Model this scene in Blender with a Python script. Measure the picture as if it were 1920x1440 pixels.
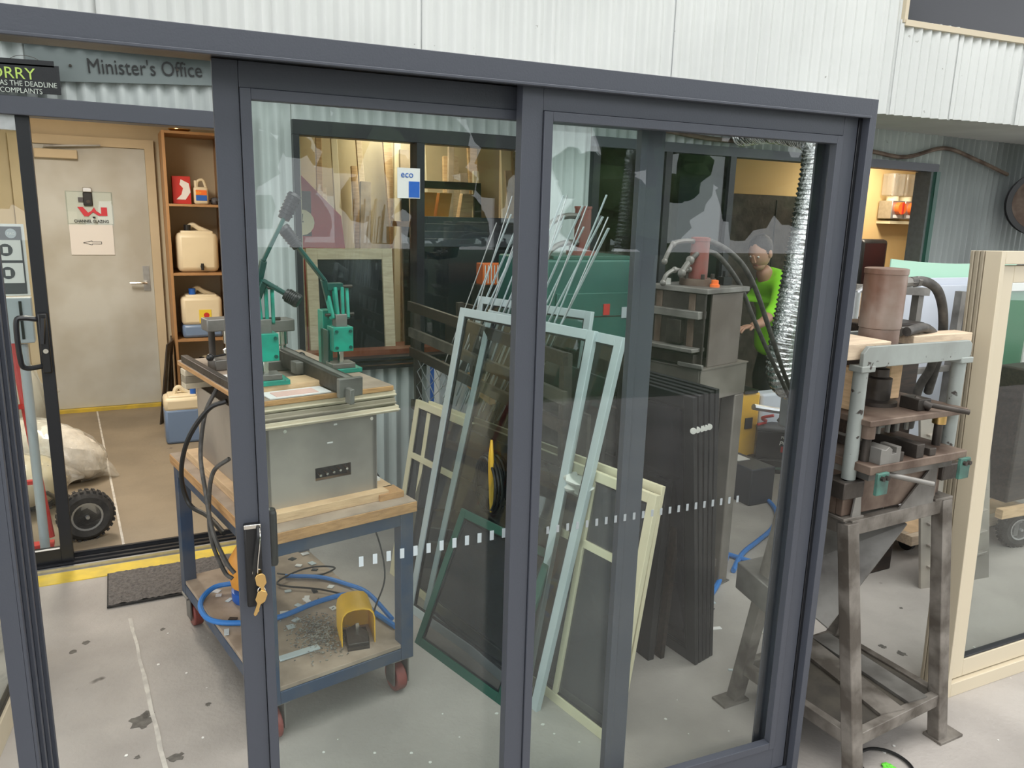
import bpy, bmesh, math, random
from mathutils import Vector, Matrix, Quaternion
random.seed(7)
for o in list(bpy.data.objects): bpy.data.objects.remove(o)
S = bpy.context.scene
COL = S.collection
R = math.radians

# ---------------------------------------------------------------- camera
AX = Vector((0.892, -0.451, 0.027)).normalized()
AF = Vector((0.446, 0.869, -0.215)).normalized()
AD = AF.cross(AX).normalized()          # image down
AX = AD.cross(AF).normalized()
CAM = Vector((0, 0, 1.76)); FPX = 1445.0
cd = bpy.data.cameras.new('camera'); cam = bpy.data.objects.new('camera', cd); COL.objects.link(cam)
cam.matrix_world = Matrix((( AX.x, -AD.x, -AF.x, CAM.x), (AX.y, -AD.y, -AF.y, CAM.y), (AX.z, -AD.z, -AF.z, CAM.z), (0, 0, 0, 1)))
cd.sensor_width = 36; cd.lens = FPX / 1920 * 36; cd.clip_start = 0.05; cd.clip_end = 200
S.camera = cam
# ---------------------------------------------------------------- sky, lights, exposure
S.view_settings.view_transform = 'Standard'; S.view_settings.look = 'None'
S.view_settings.exposure = 0.5; S.view_settings.gamma = 1; S.view_settings.use_curve_mapping = False
w = bpy.data.worlds.new('sky'); S.world = w; w.use_nodes = True
bg = w.node_tree.nodes['Background']; bg.inputs[0].default_value = (0.95, 0.97, 1.0, 1); bg.inputs[1].default_value = 1.7
def area(name, loc, rot, sx, sy, power, col):
    l = bpy.data.lights.new(name, 'AREA'); l.shape = 'RECTANGLE'; l.size = sx; l.size_y = sy; l.energy = power; l.color = col
    o = bpy.data.objects.new(name, l); COL.objects.link(o); o.location = loc; o.rotation_euler = rot; return o
area('shed_fill', (2.4, 0.5, 5.35), (0, 0, 0), 8, 3.0, 250, (1, 0.99, 0.97))  # fill lamp added under the roof to brighten the floor
area('room_light_left', (-0.3, 5.6, 2.5), (0, 0, 0), 0.3, 1.2, 40, (1, 0.92, 0.80))
area('room_light_store', (2.0, 5.5, 2.5), (0, 0, 0), 0.3, 1.2, 14, (1, 0.84, 0.62))
area('room_light_right', (6.6, 4.9, 2.5), (0, 0, 0), 0.3, 1.0, 26, (1, 0.88, 0.7))

# ---------------------------------------------------------------- helpers
def ray(px, py): return AX * ((px - 960) / FPX) + AD * ((py - 720) / FPX) + AF
def aty(px, py, y): r = ray(px, py); return CAM + r * (y / r.y)
def atx(px, py, x): r = ray(px, py); return CAM + r * (x / r.x)
def atz(px, py, z=0.0): r = ray(px, py); return CAM + r * ((z - CAM.z) / r.z)
V = Vector
BASE = {}
_O = 'first second third fourth fifth sixth seventh eighth ninth tenth eleventh twelfth thirteenth fourteenth fifteenth sixteenth seventeenth eighteenth nineteenth'.split()
def nth(i):
    n = i+1
    if n < 20: return _O[i]
    t, u = divmod(n, 10); T = ['', '', 'twent', 'thirt', 'fort'][t]
    return T+'ieth' if u == 0 else T+'y-'+_O[u-1]
def link(o, parent=None):
    COL.objects.link(o)
    if parent: o.parent = parent
def thing(name, label, cat, loc=(0, 0, 0), group=None, kind=None):
    o = bpy.data.objects.new(name, None); o.empty_display_size = .05; COL.objects.link(o); o.location = loc; BASE[o.name] = V(loc)
    if label: o['label'] = label
    if cat: o['category'] = cat
    if group: o['group'] = group
    if kind: o['kind'] = kind
    return o
def tag(o, label=None, category=None, group=None, kind=None):
    for k, v in (('label', label), ('category', category), ('group', group), ('kind', kind)):
        if v: o[k] = v
    return o
class MB:
    def __init__(s): s.v = []; s.f = []
    def add(s, vs, fs):
        n = len(s.v); s.v += [V(v) for v in vs]; s.f += [tuple(i + n for i in f) for f in fs]; return s
    def frame(s, o, ex, ey, ez):      # box from a corner and three edge vectors
        o = V(o); ex = V(ex); ey = V(ey); ez = V(ez)
        vs = [o, o+ex, o+ex+ey, o+ey, o+ez, o+ex+ez, o+ex+ey+ez, o+ey+ez]
        fs = [(0,3,2,1),(4,5,6,7),(0,1,5,4),(1,2,6,5),(2,3,7,6),(3,0,4,7)]
        if ex.cross(ey).dot(ez) < 0: fs = [f[::-1] for f in fs]
        return s.add(vs, fs)
    def box(s, x0, x1, y0, y1, z0, z1): return s.frame((x0, y0, z0), (x1-x0, 0, 0), (0, y1-y0, 0), (0, 0, z1-z0))
    def cbox(s, c, sx, sy, sz, rz=0, rot=None):
        m = rot if rot is not None else Matrix.Rotation(rz, 3, 'Z')
        ex, ey, ez = m @ V((sx, 0, 0)), m @ V((0, sy, 0)), m @ V((0, 0, sz))
        return s.frame(V(c) - (ex+ey+ez)/2, ex, ey, ez)
    def bar(s, p, q, w, h, up=(0, 0, 1)):
        p = V(p); q = V(q); d = q - p; up = V(up); sd = d.cross(up)
        if sd.length < 1e-6: sd = d.cross(V((1, 0, 0)))
        sd.normalize(); u = sd.cross(d).normalized()
        return s.frame(p - sd*w/2 - u*h/2, d, sd*w, u*h)
    def cyl(s, p, q, r, r2=None, n=16):
        p = V(p); q = V(q); r2 = r if r2 is None else r2; d = (q-p).normalized()
        a = d.orthogonal().normalized(); b = d.cross(a)
        vs = []
        for c, rr in ((p, r), (q, r2)):
            for i in range(n):
                t = 2*math.pi*i/n; vs.append(c + (a*math.cos(t) + b*math.sin(t))*rr)
        fs = [(i, (i+1) % n, n+(i+1) % n, n+i) for i in range(n)] + [tuple(range(n-1, -1, -1)), tuple(range(n, 2*n))]
        return s.add(vs, fs)
    def tube(s, pts, r, n=8, sub=6, smooth=True, rf=None):
        pts = [V(p) for p in pts]
        if smooth and len(pts) > 2:
            q = []; P = [pts[0]*2-pts[1]] + pts + [pts[-1]*2-pts[-2]]
            for i in range(1, len(P)-2):
                for k in range(sub):
                    t = k/sub; a, b, c, d = P[i-1], P[i], P[i+1], P[i+2]
                    q.append(0.5*((2*b) + (c-a)*t + (2*a-5*b+4*c-d)*t*t + (3*b-a-3*c+d)*t**3))
            q.append(pts[-1]); pts = q
        up = None; vs = []; m = len(pts)
        for i, p in enumerate(pts):
            d = (pts[min(i+1, m-1)] - pts[max(i-1, 0)]).normalized()
            if up is None: up = d.orthogonal().normalized()
            up = (up - d*up.dot(d)); up = up.normalized() if up.length > 1e-6 else d.orthogonal().normalized()
            b = d.cross(up); rr = rf(i/(m-1)) if rf else r
            for k in range(n):
                t = 2*math.pi*k/n; vs.append(p + (up*math.cos(t)+b*math.sin(t))*rr)
        fs = [(i*n+k, i*n+(k+1) % n, (i+1)*n+(k+1) % n, (i+1)*n+k) for i in range(m-1) for k in range(n)]
        fs += [tuple(range(n-1, -1, -1)), tuple(range((m-1)*n, m*n))]
        return s.add(vs, fs)
    def lathe(s, prof, c, axis=(0, 0, 1), n=20):     # prof: (radius, height)
        c = V(c); d = V(axis).normalized(); a = d.orthogonal().normalized(); b = d.cross(a); vs = []
        for r, h in prof:
            for k in range(n):
                t = 2*math.pi*k/n; vs.append(c + d*h + (a*math.cos(t)+b*math.sin(t))*max(r, 1e-4))
        m = len(prof)
        fs = [(i*n+k, i*n+(k+1) % n, (i+1)*n+(k+1) % n, (i+1)*n+k) for i in range(m-1) for k in range(n)]
        fs += [tuple(range(n-1, -1, -1)), tuple(range((m-1)*n, m*n))]
        return s.add(vs, fs)
    def prism(s, poly, o, ex, ey, dep):              # 2d outline in (ex,ey) pushed out along dep
        o = V(o); ex = V(ex); ey = V(ey); dep = V(dep); n = len(poly)
        ar = sum(poly[i][0]*poly[(i+1) % n][1] - poly[(i+1) % n][0]*poly[i][1] for i in range(n))
        flip = (ar > 0) == (ex.cross(ey).dot(dep) > 0)
        vs = [o + ex*x + ey*y for x, y in poly] + [o + ex*x + ey*y + dep for x, y in poly]
        fs = [tuple(range(n)), tuple(range(2*n-1, n-1, -1))] + [(i, n+i, n+(i+1) % n, (i+1) % n) for i in range(n)]
        if flip: fs = [f[::-1] for f in fs]
        return s.add(vs, fs)
    def ball(s, c, rx, ry=None, rz=None, n=12, m=8, jit=0, rot=None):
        ry = ry or rx; rz = rz or rx; c = V(c); vs = []; rot = rot or Matrix.Identity(3)
        for i in range(1, m):
            a = math.pi*i/m
            for k in range(n):
                t = 2*math.pi*k/n; j = 1 + random.uniform(-jit, jit)
                vs.append(c + rot @ V((rx*math.sin(a)*math.cos(t)*j, ry*math.sin(a)*math.sin(t)*j, rz*math.cos(a)*j)))
        vs += [c + rot @ V((0, 0, rz)), c - rot @ V((0, 0, rz))]; T = (m-1)*n
        fs = [(i*n+k, (i+1)*n+k, (i+1)*n+(k+1) % n, i*n+(k+1) % n) for i in range(m-2) for k in range(n)]
        fs += [(T, k, (k+1) % n) for k in range(n)] + [(T+1, (m-2)*n+(k+1) % n, (m-2)*n+k) for k in range(n)]
        return s.add(vs, fs)
    def build(s, name, mat, parent=None, loc=None, bev=0, smooth=True, mods=None, **kw):
        b = BASE[parent.name] if parent is not None else V(loc if loc is not None else (0, 0, 0))
        if parent is None and loc is None and s.v:
            xs = [v.x for v in s.v]; ys = [v.y for v in s.v]; zs = [v.z for v in s.v]
            b = V(((min(xs)+max(xs))/2, (min(ys)+max(ys))/2, min(zs)))
        me = bpy.data.meshes.new(name); me.from_pydata([v - b for v in s.v], [], s.f); me.update()
        me.materials.append(mat)
        if smooth:
            me.polygons.foreach_set('use_smooth', [True]*len(me.polygons)); me.set_sharp_from_angle(angle=R(38))
        o = bpy.data.objects.new(name, me); link(o, parent)
        if parent is None: o.location = b
        BASE[o.name] = b
        if bev:
            m = o.modifiers.new('bevel', 'BEVEL'); m.width = bev; m.segments = 2; m.limit_method = 'ANGLE'
        tag(o, **kw)
        return o
def one(name, mat, parent, shape, *a, bev=0, **kw):       # a part that is a single shape
    m = MB(); getattr(m, shape)(*a); return m.build(name, mat, parent, bev=bev, **kw)

# ---------------------------------------------------------------- materials
def mat(name, col, rough=.5, metal=0, col2=None, scale=6, amt=.5, bump=0, bscale=None, detail=4, spec=None, stretch=None, lo=.4, hi=.62, spots=None):
    m = bpy.data.materials.new(name); m.use_nodes = True; nt = m.node_tree; N = nt.nodes; L = nt.links
    b = N['Principled BSDF']; b.inputs['Roughness'].default_value = rough; b.inputs['Metallic'].default_value = metal
    if spec is not None: b.inputs['Specular IOR Level'].default_value = spec
    b.inputs['Base Color'].default_value = (*col, 1)
    tc = N.new('ShaderNodeTexCoord'); mp = N.new('ShaderNodeMapping'); L.new(tc.outputs['Object'], mp.inputs[0])
    if stretch: mp.inputs['Scale'].default_value = stretch
    out = None
    if col2 is not None:
        nz = N.new('ShaderNodeTexNoise'); nz.inputs['Scale'].default_value = scale; nz.inputs['Detail'].default_value = detail; L.new(mp.outputs[0], nz.inputs[0])
        rp = N.new('ShaderNodeMapRange'); rp.inputs[1].default_value = lo; rp.inputs[2].default_value = hi; L.new(nz.outputs[0], rp.inputs[0])
        mx = N.new('ShaderNodeMix'); mx.data_type = 'RGBA'; mx.inputs[6].default_value = (*col, 1); mx.inputs[7].default_value = (*col2, 1)
        ml = N.new('ShaderNodeMath'); ml.operation = 'MULTIPLY'; ml.inputs[1].default_value = amt; L.new(rp.outputs[0], ml.inputs[0]); L.new(ml.outputs[0], mx.inputs[0])
        out = mx.outputs[2]
        if spots:
            n2 = N.new('ShaderNodeTexNoise'); n2.inputs['Scale'].default_value = spots[1]; n2.inputs['Detail'].default_value = 3; L.new(tc.outputs['Object'], n2.inputs[0])
            r2 = N.new('ShaderNodeMapRange'); r2.inputs[1].default_value = spots[2]; r2.inputs[2].default_value = spots[2]+.04; L.new(n2.outputs[0], r2.inputs[0])
            m2 = N.new('ShaderNodeMix'); m2.data_type = 'RGBA'; m2.inputs[7].default_value = (*spots[0], 1); L.new(r2.outputs[0], m2.inputs[0]); L.new(out, m2.inputs[6]); out = m2.outputs[2]
        L.new(out, b.inputs['Base Color'])
    if bump:
        nb = N.new('ShaderNodeTexNoise'); nb.inputs['Scale'].default_value = bscale or scale*4; nb.inputs['Detail'].default_value = 5; L.new(mp.outputs[0], nb.inputs[0])
        bp = N.new('ShaderNodeBump'); bp.inputs['Strength'].default_value = bump; bp.inputs['Distance'].default_value = .01
        L.new(nb.outputs[0], bp.inputs['Height']); L.new(bp.outputs[0], b.inputs['Normal'])
    return m
def glass(name, tint=(.93, .97, .95), rough=0.0, ior=1.5, film=0.0, filmcol=(.7, .75, .75)):
    m = bpy.data.materials.new(name); m.use_nodes = True; nt = m.node_tree; N = nt.nodes; L = nt.links
    N.remove(N['Principled BSDF']); out = N['Material Output']
    t = N.new('ShaderNodeBsdfTransparent'); t.inputs[0].default_value = (*tint, 1)
    g = N.new('ShaderNodeBsdfGlossy'); g.inputs['Roughness'].default_value = rough; g.inputs[0].default_value = (1, 1, 1, 1)
    ge = N.new('ShaderNodeNewGeometry'); dt = N.new('ShaderNodeVectorMath'); dt.operation = 'DOT_PRODUCT'; L.new(ge.outputs['Normal'], dt.inputs[0]); L.new(ge.outputs['Incoming'], dt.inputs[1])
    def mth(op, a, b=None):
        q = N.new('ShaderNodeMath'); q.operation = op
        for i_, v_ in ((0, a), (1, b)):
            if v_ is None: continue
            if isinstance(v_, (int, float)): q.inputs[i_].default_value = v_
            else: L.new(v_, q.inputs[i_])
        return q.outputs[0]
    f0 = ((ior-1)/(ior+1))**2; c_ = mth('ABSOLUTE', dt.outputs['Value']); k_ = mth('POWER', mth('SUBTRACT', 1.0, c_), 5.0)
    fr_ = mth('ADD', mth('MULTIPLY', k_, 1-f0), f0)
    mx = N.new('ShaderNodeMixShader'); L.new(fr_, mx.inputs[0]); L.new(t.outputs[0], mx.inputs[1]); L.new(g.outputs[0], mx.inputs[2])
    res = mx
    if film:
        d = N.new('ShaderNodeBsdfDiffuse'); d.inputs[0].default_value = (*filmcol, 1)
        tc = N.new('ShaderNodeTexCoord'); mp = N.new('ShaderNodeMapping'); mp.inputs['Rotation'].default_value = (0, .35, 0); mp.inputs['Scale'].default_value = (9, 9, .8)
        L.new(tc.outputs['Object'], mp.inputs[0]); nz = N.new('ShaderNodeTexNoise'); nz.inputs['Scale'].default_value = 1.6; nz.inputs['Detail'].default_value = 3; L.new(mp.outputs[0], nz.inputs[0])
        rp = N.new('ShaderNodeMapRange'); rp.inputs[1].default_value = .35; rp.inputs[2].default_value = .8; rp.inputs[3].default_value = film*.3; rp.inputs[4].default_value = film*1.6; L.new(nz.outputs[0], rp.inputs[0])
        m2 = N.new('ShaderNodeMixShader'); L.new(rp.outputs[0], m2.inputs[0]); L.new(mx.outputs[0], m2.inputs[1]); L.new(d.outputs[0], m2.inputs[2]); res = m2
    L.new(res.outputs[0], out.inputs[0])
    return m
def mesh_screen(name, col, opac):
    m = bpy.data.materials.new(name); m.use_nodes = True; nt = m.node_tree; N = nt.nodes; L = nt.links
    b = N['Principled BSDF']; b.inputs['Base Color'].default_value = (*col, 1); b.inputs['Roughness'].default_value = .6
    t = N.new('ShaderNodeBsdfTransparent'); mx = N.new('ShaderNodeMixShader'); mx.inputs[0].default_value = opac
    L.new(t.outputs[0], mx.inputs[1]); L.new(b.outputs[0], mx.inputs[2]); L.new(mx.outputs[0], N['Material Output'].inputs[0]); return m

M = dict(
 frame=mat('charcoal_powdercoat', (.062, .068, .086), .42, 0, bump=.06, bscale=260),
 black=mat('black_powdercoat', (.012, .013, .016), .35, 0, bump=.05, bscale=200),
 blackplastic=mat('black_plastic', (.012, .012, .013), .35),
 rubber=mat('rubber', (.022, .021, .02), .8, 0, (.05, .045, .04), 20, .5, .3),
 dark_timber=mat('dark_stained_timber', (.016, .011, .009), .45, 0, (.05, .03, .02), 10, .6, stretch=(1, 8, 8)),
 grime=mat('grimy_timber', (.075, .065, .05), .8, 0, (.035, .03, .025), 9, .8, .3),
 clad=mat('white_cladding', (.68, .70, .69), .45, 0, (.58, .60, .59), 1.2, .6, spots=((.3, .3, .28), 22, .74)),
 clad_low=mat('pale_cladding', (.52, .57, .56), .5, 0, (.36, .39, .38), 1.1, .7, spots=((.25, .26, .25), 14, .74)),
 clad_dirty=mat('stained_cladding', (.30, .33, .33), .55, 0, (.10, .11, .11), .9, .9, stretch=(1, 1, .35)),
 soffit=mat('soffit_board', (.60, .61, .60), .8, 0, (.48, .49, .48), 1.5, .7),
 concrete=mat('concrete', (.43, .395, .36), .75, 0, (.30, .275, .25), 1.9, .8, .25, 60, detail=8, spots=((.09, .08, .07), 5.5, .745)),
 roomfloor=mat('sealed_concrete', (.27, .22, .155), .6, 0, (.19, .155, .11), 2.0, .8, .15, 50, spots=((.08, .06, .05), 6.5, .72)),
 joint=mat('joint_filler', (.60, .57, .51), .8, 0, (.40, .37, .34), 20, .7, .2),
 yellow_paint=mat('yellow_floor_paint', (.72, .52, .06), .6, 0, (.5, .38, .08), 9, .7),
 roomwall=mat('cream_wall', (.62, .52, .36), .8, 0, (.52, .43, .29), 2, .6),
 orangewall=mat('warm_yellow_wall', (.74, .53, .25), .8, 0, (.66, .46, .2), 2, .5),
 brownwall=mat('brown_wall', (.24, .18, .12), .8),
 doorgrey=mat('painted_door', (.56, .57, .54), .5, 0, (.4, .38, .32), 1.6, .8),
 alu=mat('mill_aluminium', (.55, .56, .57), .35, .8, (.4, .4, .4), 30, .4),
 silver=mat('silver_powdercoat', (.55, .62, .64), .4, .1, (.47, .53, .56), 5, .5),
 cream=mat('cream_powdercoat', (.78, .71, .50), .4, 0, (.68, .61, .42), 4, .4),
 beige=mat('beige_powdercoat', (.33, .285, .21), .38, 0, (.29, .25, .185), 4, .4),
 cream2=mat('light_beige_powdercoat', (.62, .54, .40), .38),
 green_frame=mat('green_powdercoat', (.02, .09, .065), .4),
 fadedgreen=mat('faded_green_paint', (.07, .19, .15), .5, 0, (.05, .08, .07), 20, .8),
 green=mat('green_paint', (.01, .36, .25), .38, 0, (.02, .17, .13), 14, .7, spots=((.03, .04, .035), 26, .70)),
 dgreen=mat('dark_green_paint', (.005, .075, .06), .4, 0, (.01, .04, .035), 9, .6),
 machine_green=mat('machine_green_paint', (.03, .13, .105), .5, 0, (.02, .075, .06), 2.5, .7),
 bluesteel=mat('blue_painted_steel', (.035, .065, .12), .45, 0, (.09, .10, .12), 10, .7),
 ply=mat('plywood_edge', (.55, .31, .13), .7, 0, (.38, .2, .08), 6, .8, .2, stretch=(3, 1, 14)),
 plytop=mat('dusty_board', (.42, .33, .25), .8, 0, (.26, .2, .15), 8, .8, .2),
 pine=mat('pine_timber', (.72, .50, .29), .7, 0, (.52, .34, .19), 5, .7, .15, stretch=(2, 2, 18)),
 palepine=mat('pale_pine', (.72, .58, .42), .7, 0, (.55, .42, .3), 6, .7, .15, stretch=(2, 14, 14)),
 steel=mat('worn_steel', (.27, .26, .24), .5, .55, (.12, .11, .10), 6, .85, .15),
 coversteel=mat('brown_dulled_steel', (.13, .105, .09), .45, .4, (.23, .20, .18), 3, .8, .1),
 tint_dot=mat('frosted_dot', (.32, .35, .36), .5),
 standbox=mat('stand_steel_sheet', (.30, .275, .245), .42, .5, (.17, .15, .13), 3, .8, .05),
 steelbox=mat('bare_steel_sheet', (.45, .41, .36), .42, .5, (.25, .23, .21), 3, .8, .05),
 darksteel=mat('oily_steel', (.075, .063, .054), .45, .5, (.035, .03, .026), 10, .8, .2),
 rust=mat('rusty_steel', (.10, .065, .048), .6, .3, (.24, .18, .14), 7, .8, .25),
 greypaint=mat('chipped_grey_paint', (.33, .36, .34), .5, .1, (.22, .23, .21), 6, .5, .1, spots=((.05, .04, .035), 26, .635)),
 standsteel=mat('grimy_stand_steel', (.10, .085, .07), .55, .35, (.27, .245, .215), 9, .85, .25),
 chrome=mat('chrome', (.75, .72, .66), .18, 1),
 brass=mat('brass', (.75, .5, .2), .25, 1),
 redcyl=mat('faded_red_paint', (.24, .055, .045), .5, 0, (.16, .09, .075), 9, .7),
 red=mat('red_paint', (.55, .03, .025), .45),
 orange=mat('orange_plastic', (.85, .17, .03), .4),
 amber=mat('amber_plastic', (.78, .33, .05), .4),
 yellow=mat('yellow_paint', (.88, .50, .03), .4, 0, (.7, .40, .04), 10, .5),
 added_grass=mat('added_dark_grass', (.05, .08, .03), .9, 0, (.08, .09, .04), 3, .8),  # dark tone for the ground added behind the viewer
 bluehose=mat('blue_rubber', (.03, .19, .55), .4),
 blue=mat('blue_plastic', (.02, .12, .5), .4),
 hose=mat('hydraulic_hose', (.055, .052, .048), .55, 0, (.14, .13, .12), 30, .5),
 cable=mat('black_cable', (.012, .012, .012), .4),
 white=mat('white_paper', (.78, .76, .74), .7),
 whiteplastic=mat('white_plastic', (.75, .74, .7), .4),
 grey=mat('grey_plastic', (.42, .45, .48), .5),
 dkgrey=mat('dark_grey_print', (.09, .09, .1), .6),
 jug=mat('natural_plastic', (.74, .64, .45), .45, 0, (.66, .56, .38), 4, .5),
 jugblue=mat('blue_liquid_plastic', (.17, .25, .40), .3),
 mint=mat('mint_sheet', (.46, .74, .58), .4),
 whitesheet=mat('white_sheet', (.66, .70, .78), .4, 0, (.58, .62, .70), 1.5, .6),
 shelfwood=mat('shelf_timber', (.42, .23, .10), .5, 0, (.32, .17, .07), 4, .7, stretch=(1, 1, .15)),
 redbrown=mat('red_brown_timber', (.20, .045, .02), .4, 0, (.3, .09, .04), 4, .6),
 mattex=mat('doormat_fibre', (.16, .145, .135), .9, 0, (.09, .08, .075), 60, .8, .9, 90),
 skin=mat('skin', (.45, .25, .17), .55),
 hair=mat('dark_hair', (.02, .013, .01), .6, 0, bump=.5, bscale=80),
 hiviz=mat('lime_workwear', (.30, .80, .03), .75, 0, (.2, .6, .02), 5, .5, .3, 14),
 trousers=mat('black_workwear', (.012, .012, .014), .8, bump=.3, bscale=14),
 boot=mat('boot_leather', (.03, .022, .016), .6),
 tyre=mat('tyre_rubber', (.03, .028, .026), .85, 0, (.06, .055, .05), 18, .6, .4),
 foil=mat('foil', (.86, .87, .88), .2, 1, bump=.9, bscale=55),
 swarf=mat('swarf', (.6, .6, .58), .3, .7, (.2, .2, .2), 60, .9),
 foam=mat('packing_foam', (.78, .73, .66), .6, 0, (.55, .5, .44), 14, .6, .9, 26),
 leaf=mat('tree_leaves', (.05, .11, .03), .7, 0, (.10, .17, .06), 3, .8),
 bark=mat('bark', (.09, .06, .04), .9, bump=.5),
 oil=mat('oil_mark', (.10, .09, .08), .7, 0, (.16, .15, .13), 40, .8),
 lime=mat('lime_scrap', (.15, .65, .06), .6),
 lcd=mat('cloudy_plastic', (.5, .48, .44), .3),
 g_pane=glass('clear_glass', (.955, .98, .97), 0, 1.40, .003),
 g_pane2=glass('green_tint_glass', (.93, .97, .96), 0, 1.40, .003),
 g_clear=glass('window_glass', (.93, .96, .95), 0, 1.42, 0),
 g_dark=glass('dark_window_glass', (.30, .36, .36), 0, 1.55, 0),
 bagfilm=glass('bag_film', (.9, .9, .88), .12, 1.45, .22, (.85, .83, .78)),
 screen=mesh_screen('fly_mesh', (.055, .06, .07), .62),
 screen2=mesh_screen('fine_fly_mesh', (.05, .055, .06), .35),
 darkglass=mat('black_glazing', (.012, .014, .02), .12, spec=.5),
)

def lettering(txt, size, o, ex, ey, mt, parent, align='LEFT', font_shear=0, ext=.0006, name='lettering', sx=1.0, bold=0):
    c = bpy.data.curves.new('t', 'FONT'); c.body = txt; c.size = size; c.align_x = align; c.extrude = ext; c.shear = font_shear; c.offset = bold; c.resolution_u = 3
    t = bpy.data.objects.new('t', c); COL.objects.link(t); bpy.context.view_layer.update()
    me = bpy.data.meshes.new_from_object(t.evaluated_get(bpy.context.evaluated_depsgraph_get()))
    bpy.data.objects.remove(t)
    ex = V(ex).normalized(); ey = V(ey).normalized(); ez = ex.cross(ey); b = BASE[parent.name]
    for v in me.vertices:
        v.co = V(o) + ex*v.co.x*sx + ey*v.co.y + ez*v.co.z - b
    me.materials.clear(); me.materials.append(mt)
    ob = bpy.data.objects.new(name, me); link(ob, parent); BASE[ob.name] = b; return ob

def corr(mb, o, ex, ez, length, height, nrm, period=.076, amp=.009, seg=8, flat=False, thick=.0):
    """corrugated sheet as a wavy surface; ribs run along ez"""
    o = V(o); ex = V(ex).normalized(); ez = V(ez).normalized(); nrm = V(nrm).normalized(); n = max(2, int(length/period*seg))
    n0 = len(mb.v)
    for i in range(n+1):
        x = length*i/n; ph = math.sin(2*math.pi*x/period)
        if flat: ph = max(-.6, min(.6, ph*1.5))/.6
        p = o + ex*x + nrm*amp*ph; mb.v.append(p); mb.v.append(p + ez*height)
    for i in range(n): mb.f.append((n0+2*i, n0+2*i+2, n0+2*i+3, n0+2*i+1))
    return mb

# ================================================================ THE SETTING
YW = 4.19
m = MB(); m.box(-22, 25, -3.4, 4.19, -.06, 0); m.build('floor', M['concrete'], kind='structure')
m = MB(); m.box(-30, 35, -34, -3.4, -.06, -.005); m.build('added_dark_ground', M['added_grass'], kind='structure')  # unseen dark ground added to dim the reflections in the panes
m = MB(); m.box(-2.2, 9, 4.19, 8.2, -.06, 0.0); m.build('floor', M['roomfloor'], kind='structure')
m = MB(); m.bar((-.245, 7.35, .0005), (-.075, 4.25, .0005), .012, .003); m.build('trim_1', M['joint'], kind='structure')
m = MB(); pts = [(-.06+random.uniform(-.004, .004)+(.085*(3.45-y)/1.1), y) for y in [3.45-.12*i for i in range(32)]]
for a, b in zip(pts, pts[1:]): m.bar((a[0], a[1], .0005), (b[0], b[1], .0005), .014+random.uniform(-.003, .004), .003)
m.build('trim_2', M['joint'], kind='structure')
m = MB(); m.box(-2.2, .62, 3.93, 4.05, 0, .004); m.build('trim_3', M['yellow_paint'], kind='structure')
# unseen shed roof over the yard, placed to block light from above
m = MB(); m.box(-9, 16, -2.6, 10, 5.5, 5.6); m.build('ceiling', M['soffit'], kind='structure')

wb = thing('wall_back', None, None, (0, YW, 0), kind='structure')
def sheet(x0, x1, z0, z1, mt='clad_low', parent=wb):
    mb = MB(); corr(mb, (x0, YW, z0), (1, 0, 0), (0, 0, 1), x1-x0, z1-z0, (0, -1, 0), amp=.013); return mb.build('corrugated_sheet', M[mt], parent)
for a in ((-6, -2.0, 0, 2.6), (-2.0, -.7, 2.2, 2.6), (-.7, .60, 2.2, 2.6), (.60, .84, 0, 2.6), (.84, 1.6, 2.2, 2.6), (1.6, 2.35, 2.2, 2.6), (.84, 1.6, 0, .885), (1.6, 2.35, 0, .885),
          (2.35, 2.65, 0, 2.6), (2.65, 3.41, 2.235, 2.6), (3.41, 4.17, 2.235, 2.6), (4.17, 4.93, 2.235, 2.6), (4.93, 5.95, 2.235, 2.6)): sheet(*a)
for a in ((5.95, 6.71), (6.71, 7.47), (7.47, 8.23), (8.23, 9.0), (9.0, 9.8), (9.8, 12)): sheet(a[0], a[1], 0, 2.6, 'clad_dirty')

# upper cladding: overhanging sheets, plane slightly turned towards the yard
wu = thing('wall_upper', None, None, (2, 3.8, 2.41), kind='structure')
E0 = V((.45, 4.08, 0)); ED = V((5.25, -.66, 0)).normalized(); EN = V((-ED.y, ED.x, 0))*-1
def up(x): return E0 + ED*((x-E0.x)/ED.x)
def usheet(x0, x1, z0, z1, k):
    a = up(x0) if x0 >= 0 else V((x0, 4.135, 0)); b = up(x1) if x0 >= 0 else V((x1, 4.135, 0)); d = b-a
    o = a + V((0, 0, z0)) + EN*(.007*(k % 2)) + d.normalized()*.001
    mb = MB(); corr(mb, o, d, (0, 0, 1), d.length+.012, z1-z0, EN, period=.076, amp=.013); return mb.build('corrugated_sheet', M['clad'], wu)
seams = [-4.5, -3, -1.5, 0, .74, 1.46, 2.18, 2.90, 3.66, 4.36]
for k, (a, b) in enumerate(zip(seams, seams[1:])): usheet(a, b, (2.43 if b < .8 else 2.412+.004*k), 5.5, k)
usheet(4.36, 4.50, 2.452, 5.5, 1); usheet(4.50, 5.01, 2.452, 3.02, 1); usheet(5.01, 5.60, 2.458, 2.99, 2); usheet(5.60, 6.25, 2.455, 2.97, 3)
usheet(6.25, 6.9, 2.46, 2.95, 4); usheet(6.9, 7.6, 2.46, 2.95, 5); usheet(7.6, 11, 2.46, 5.5, 6); usheet(4.5, 7.6, 3.95, 5.5, 1)
m = MB()
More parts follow.
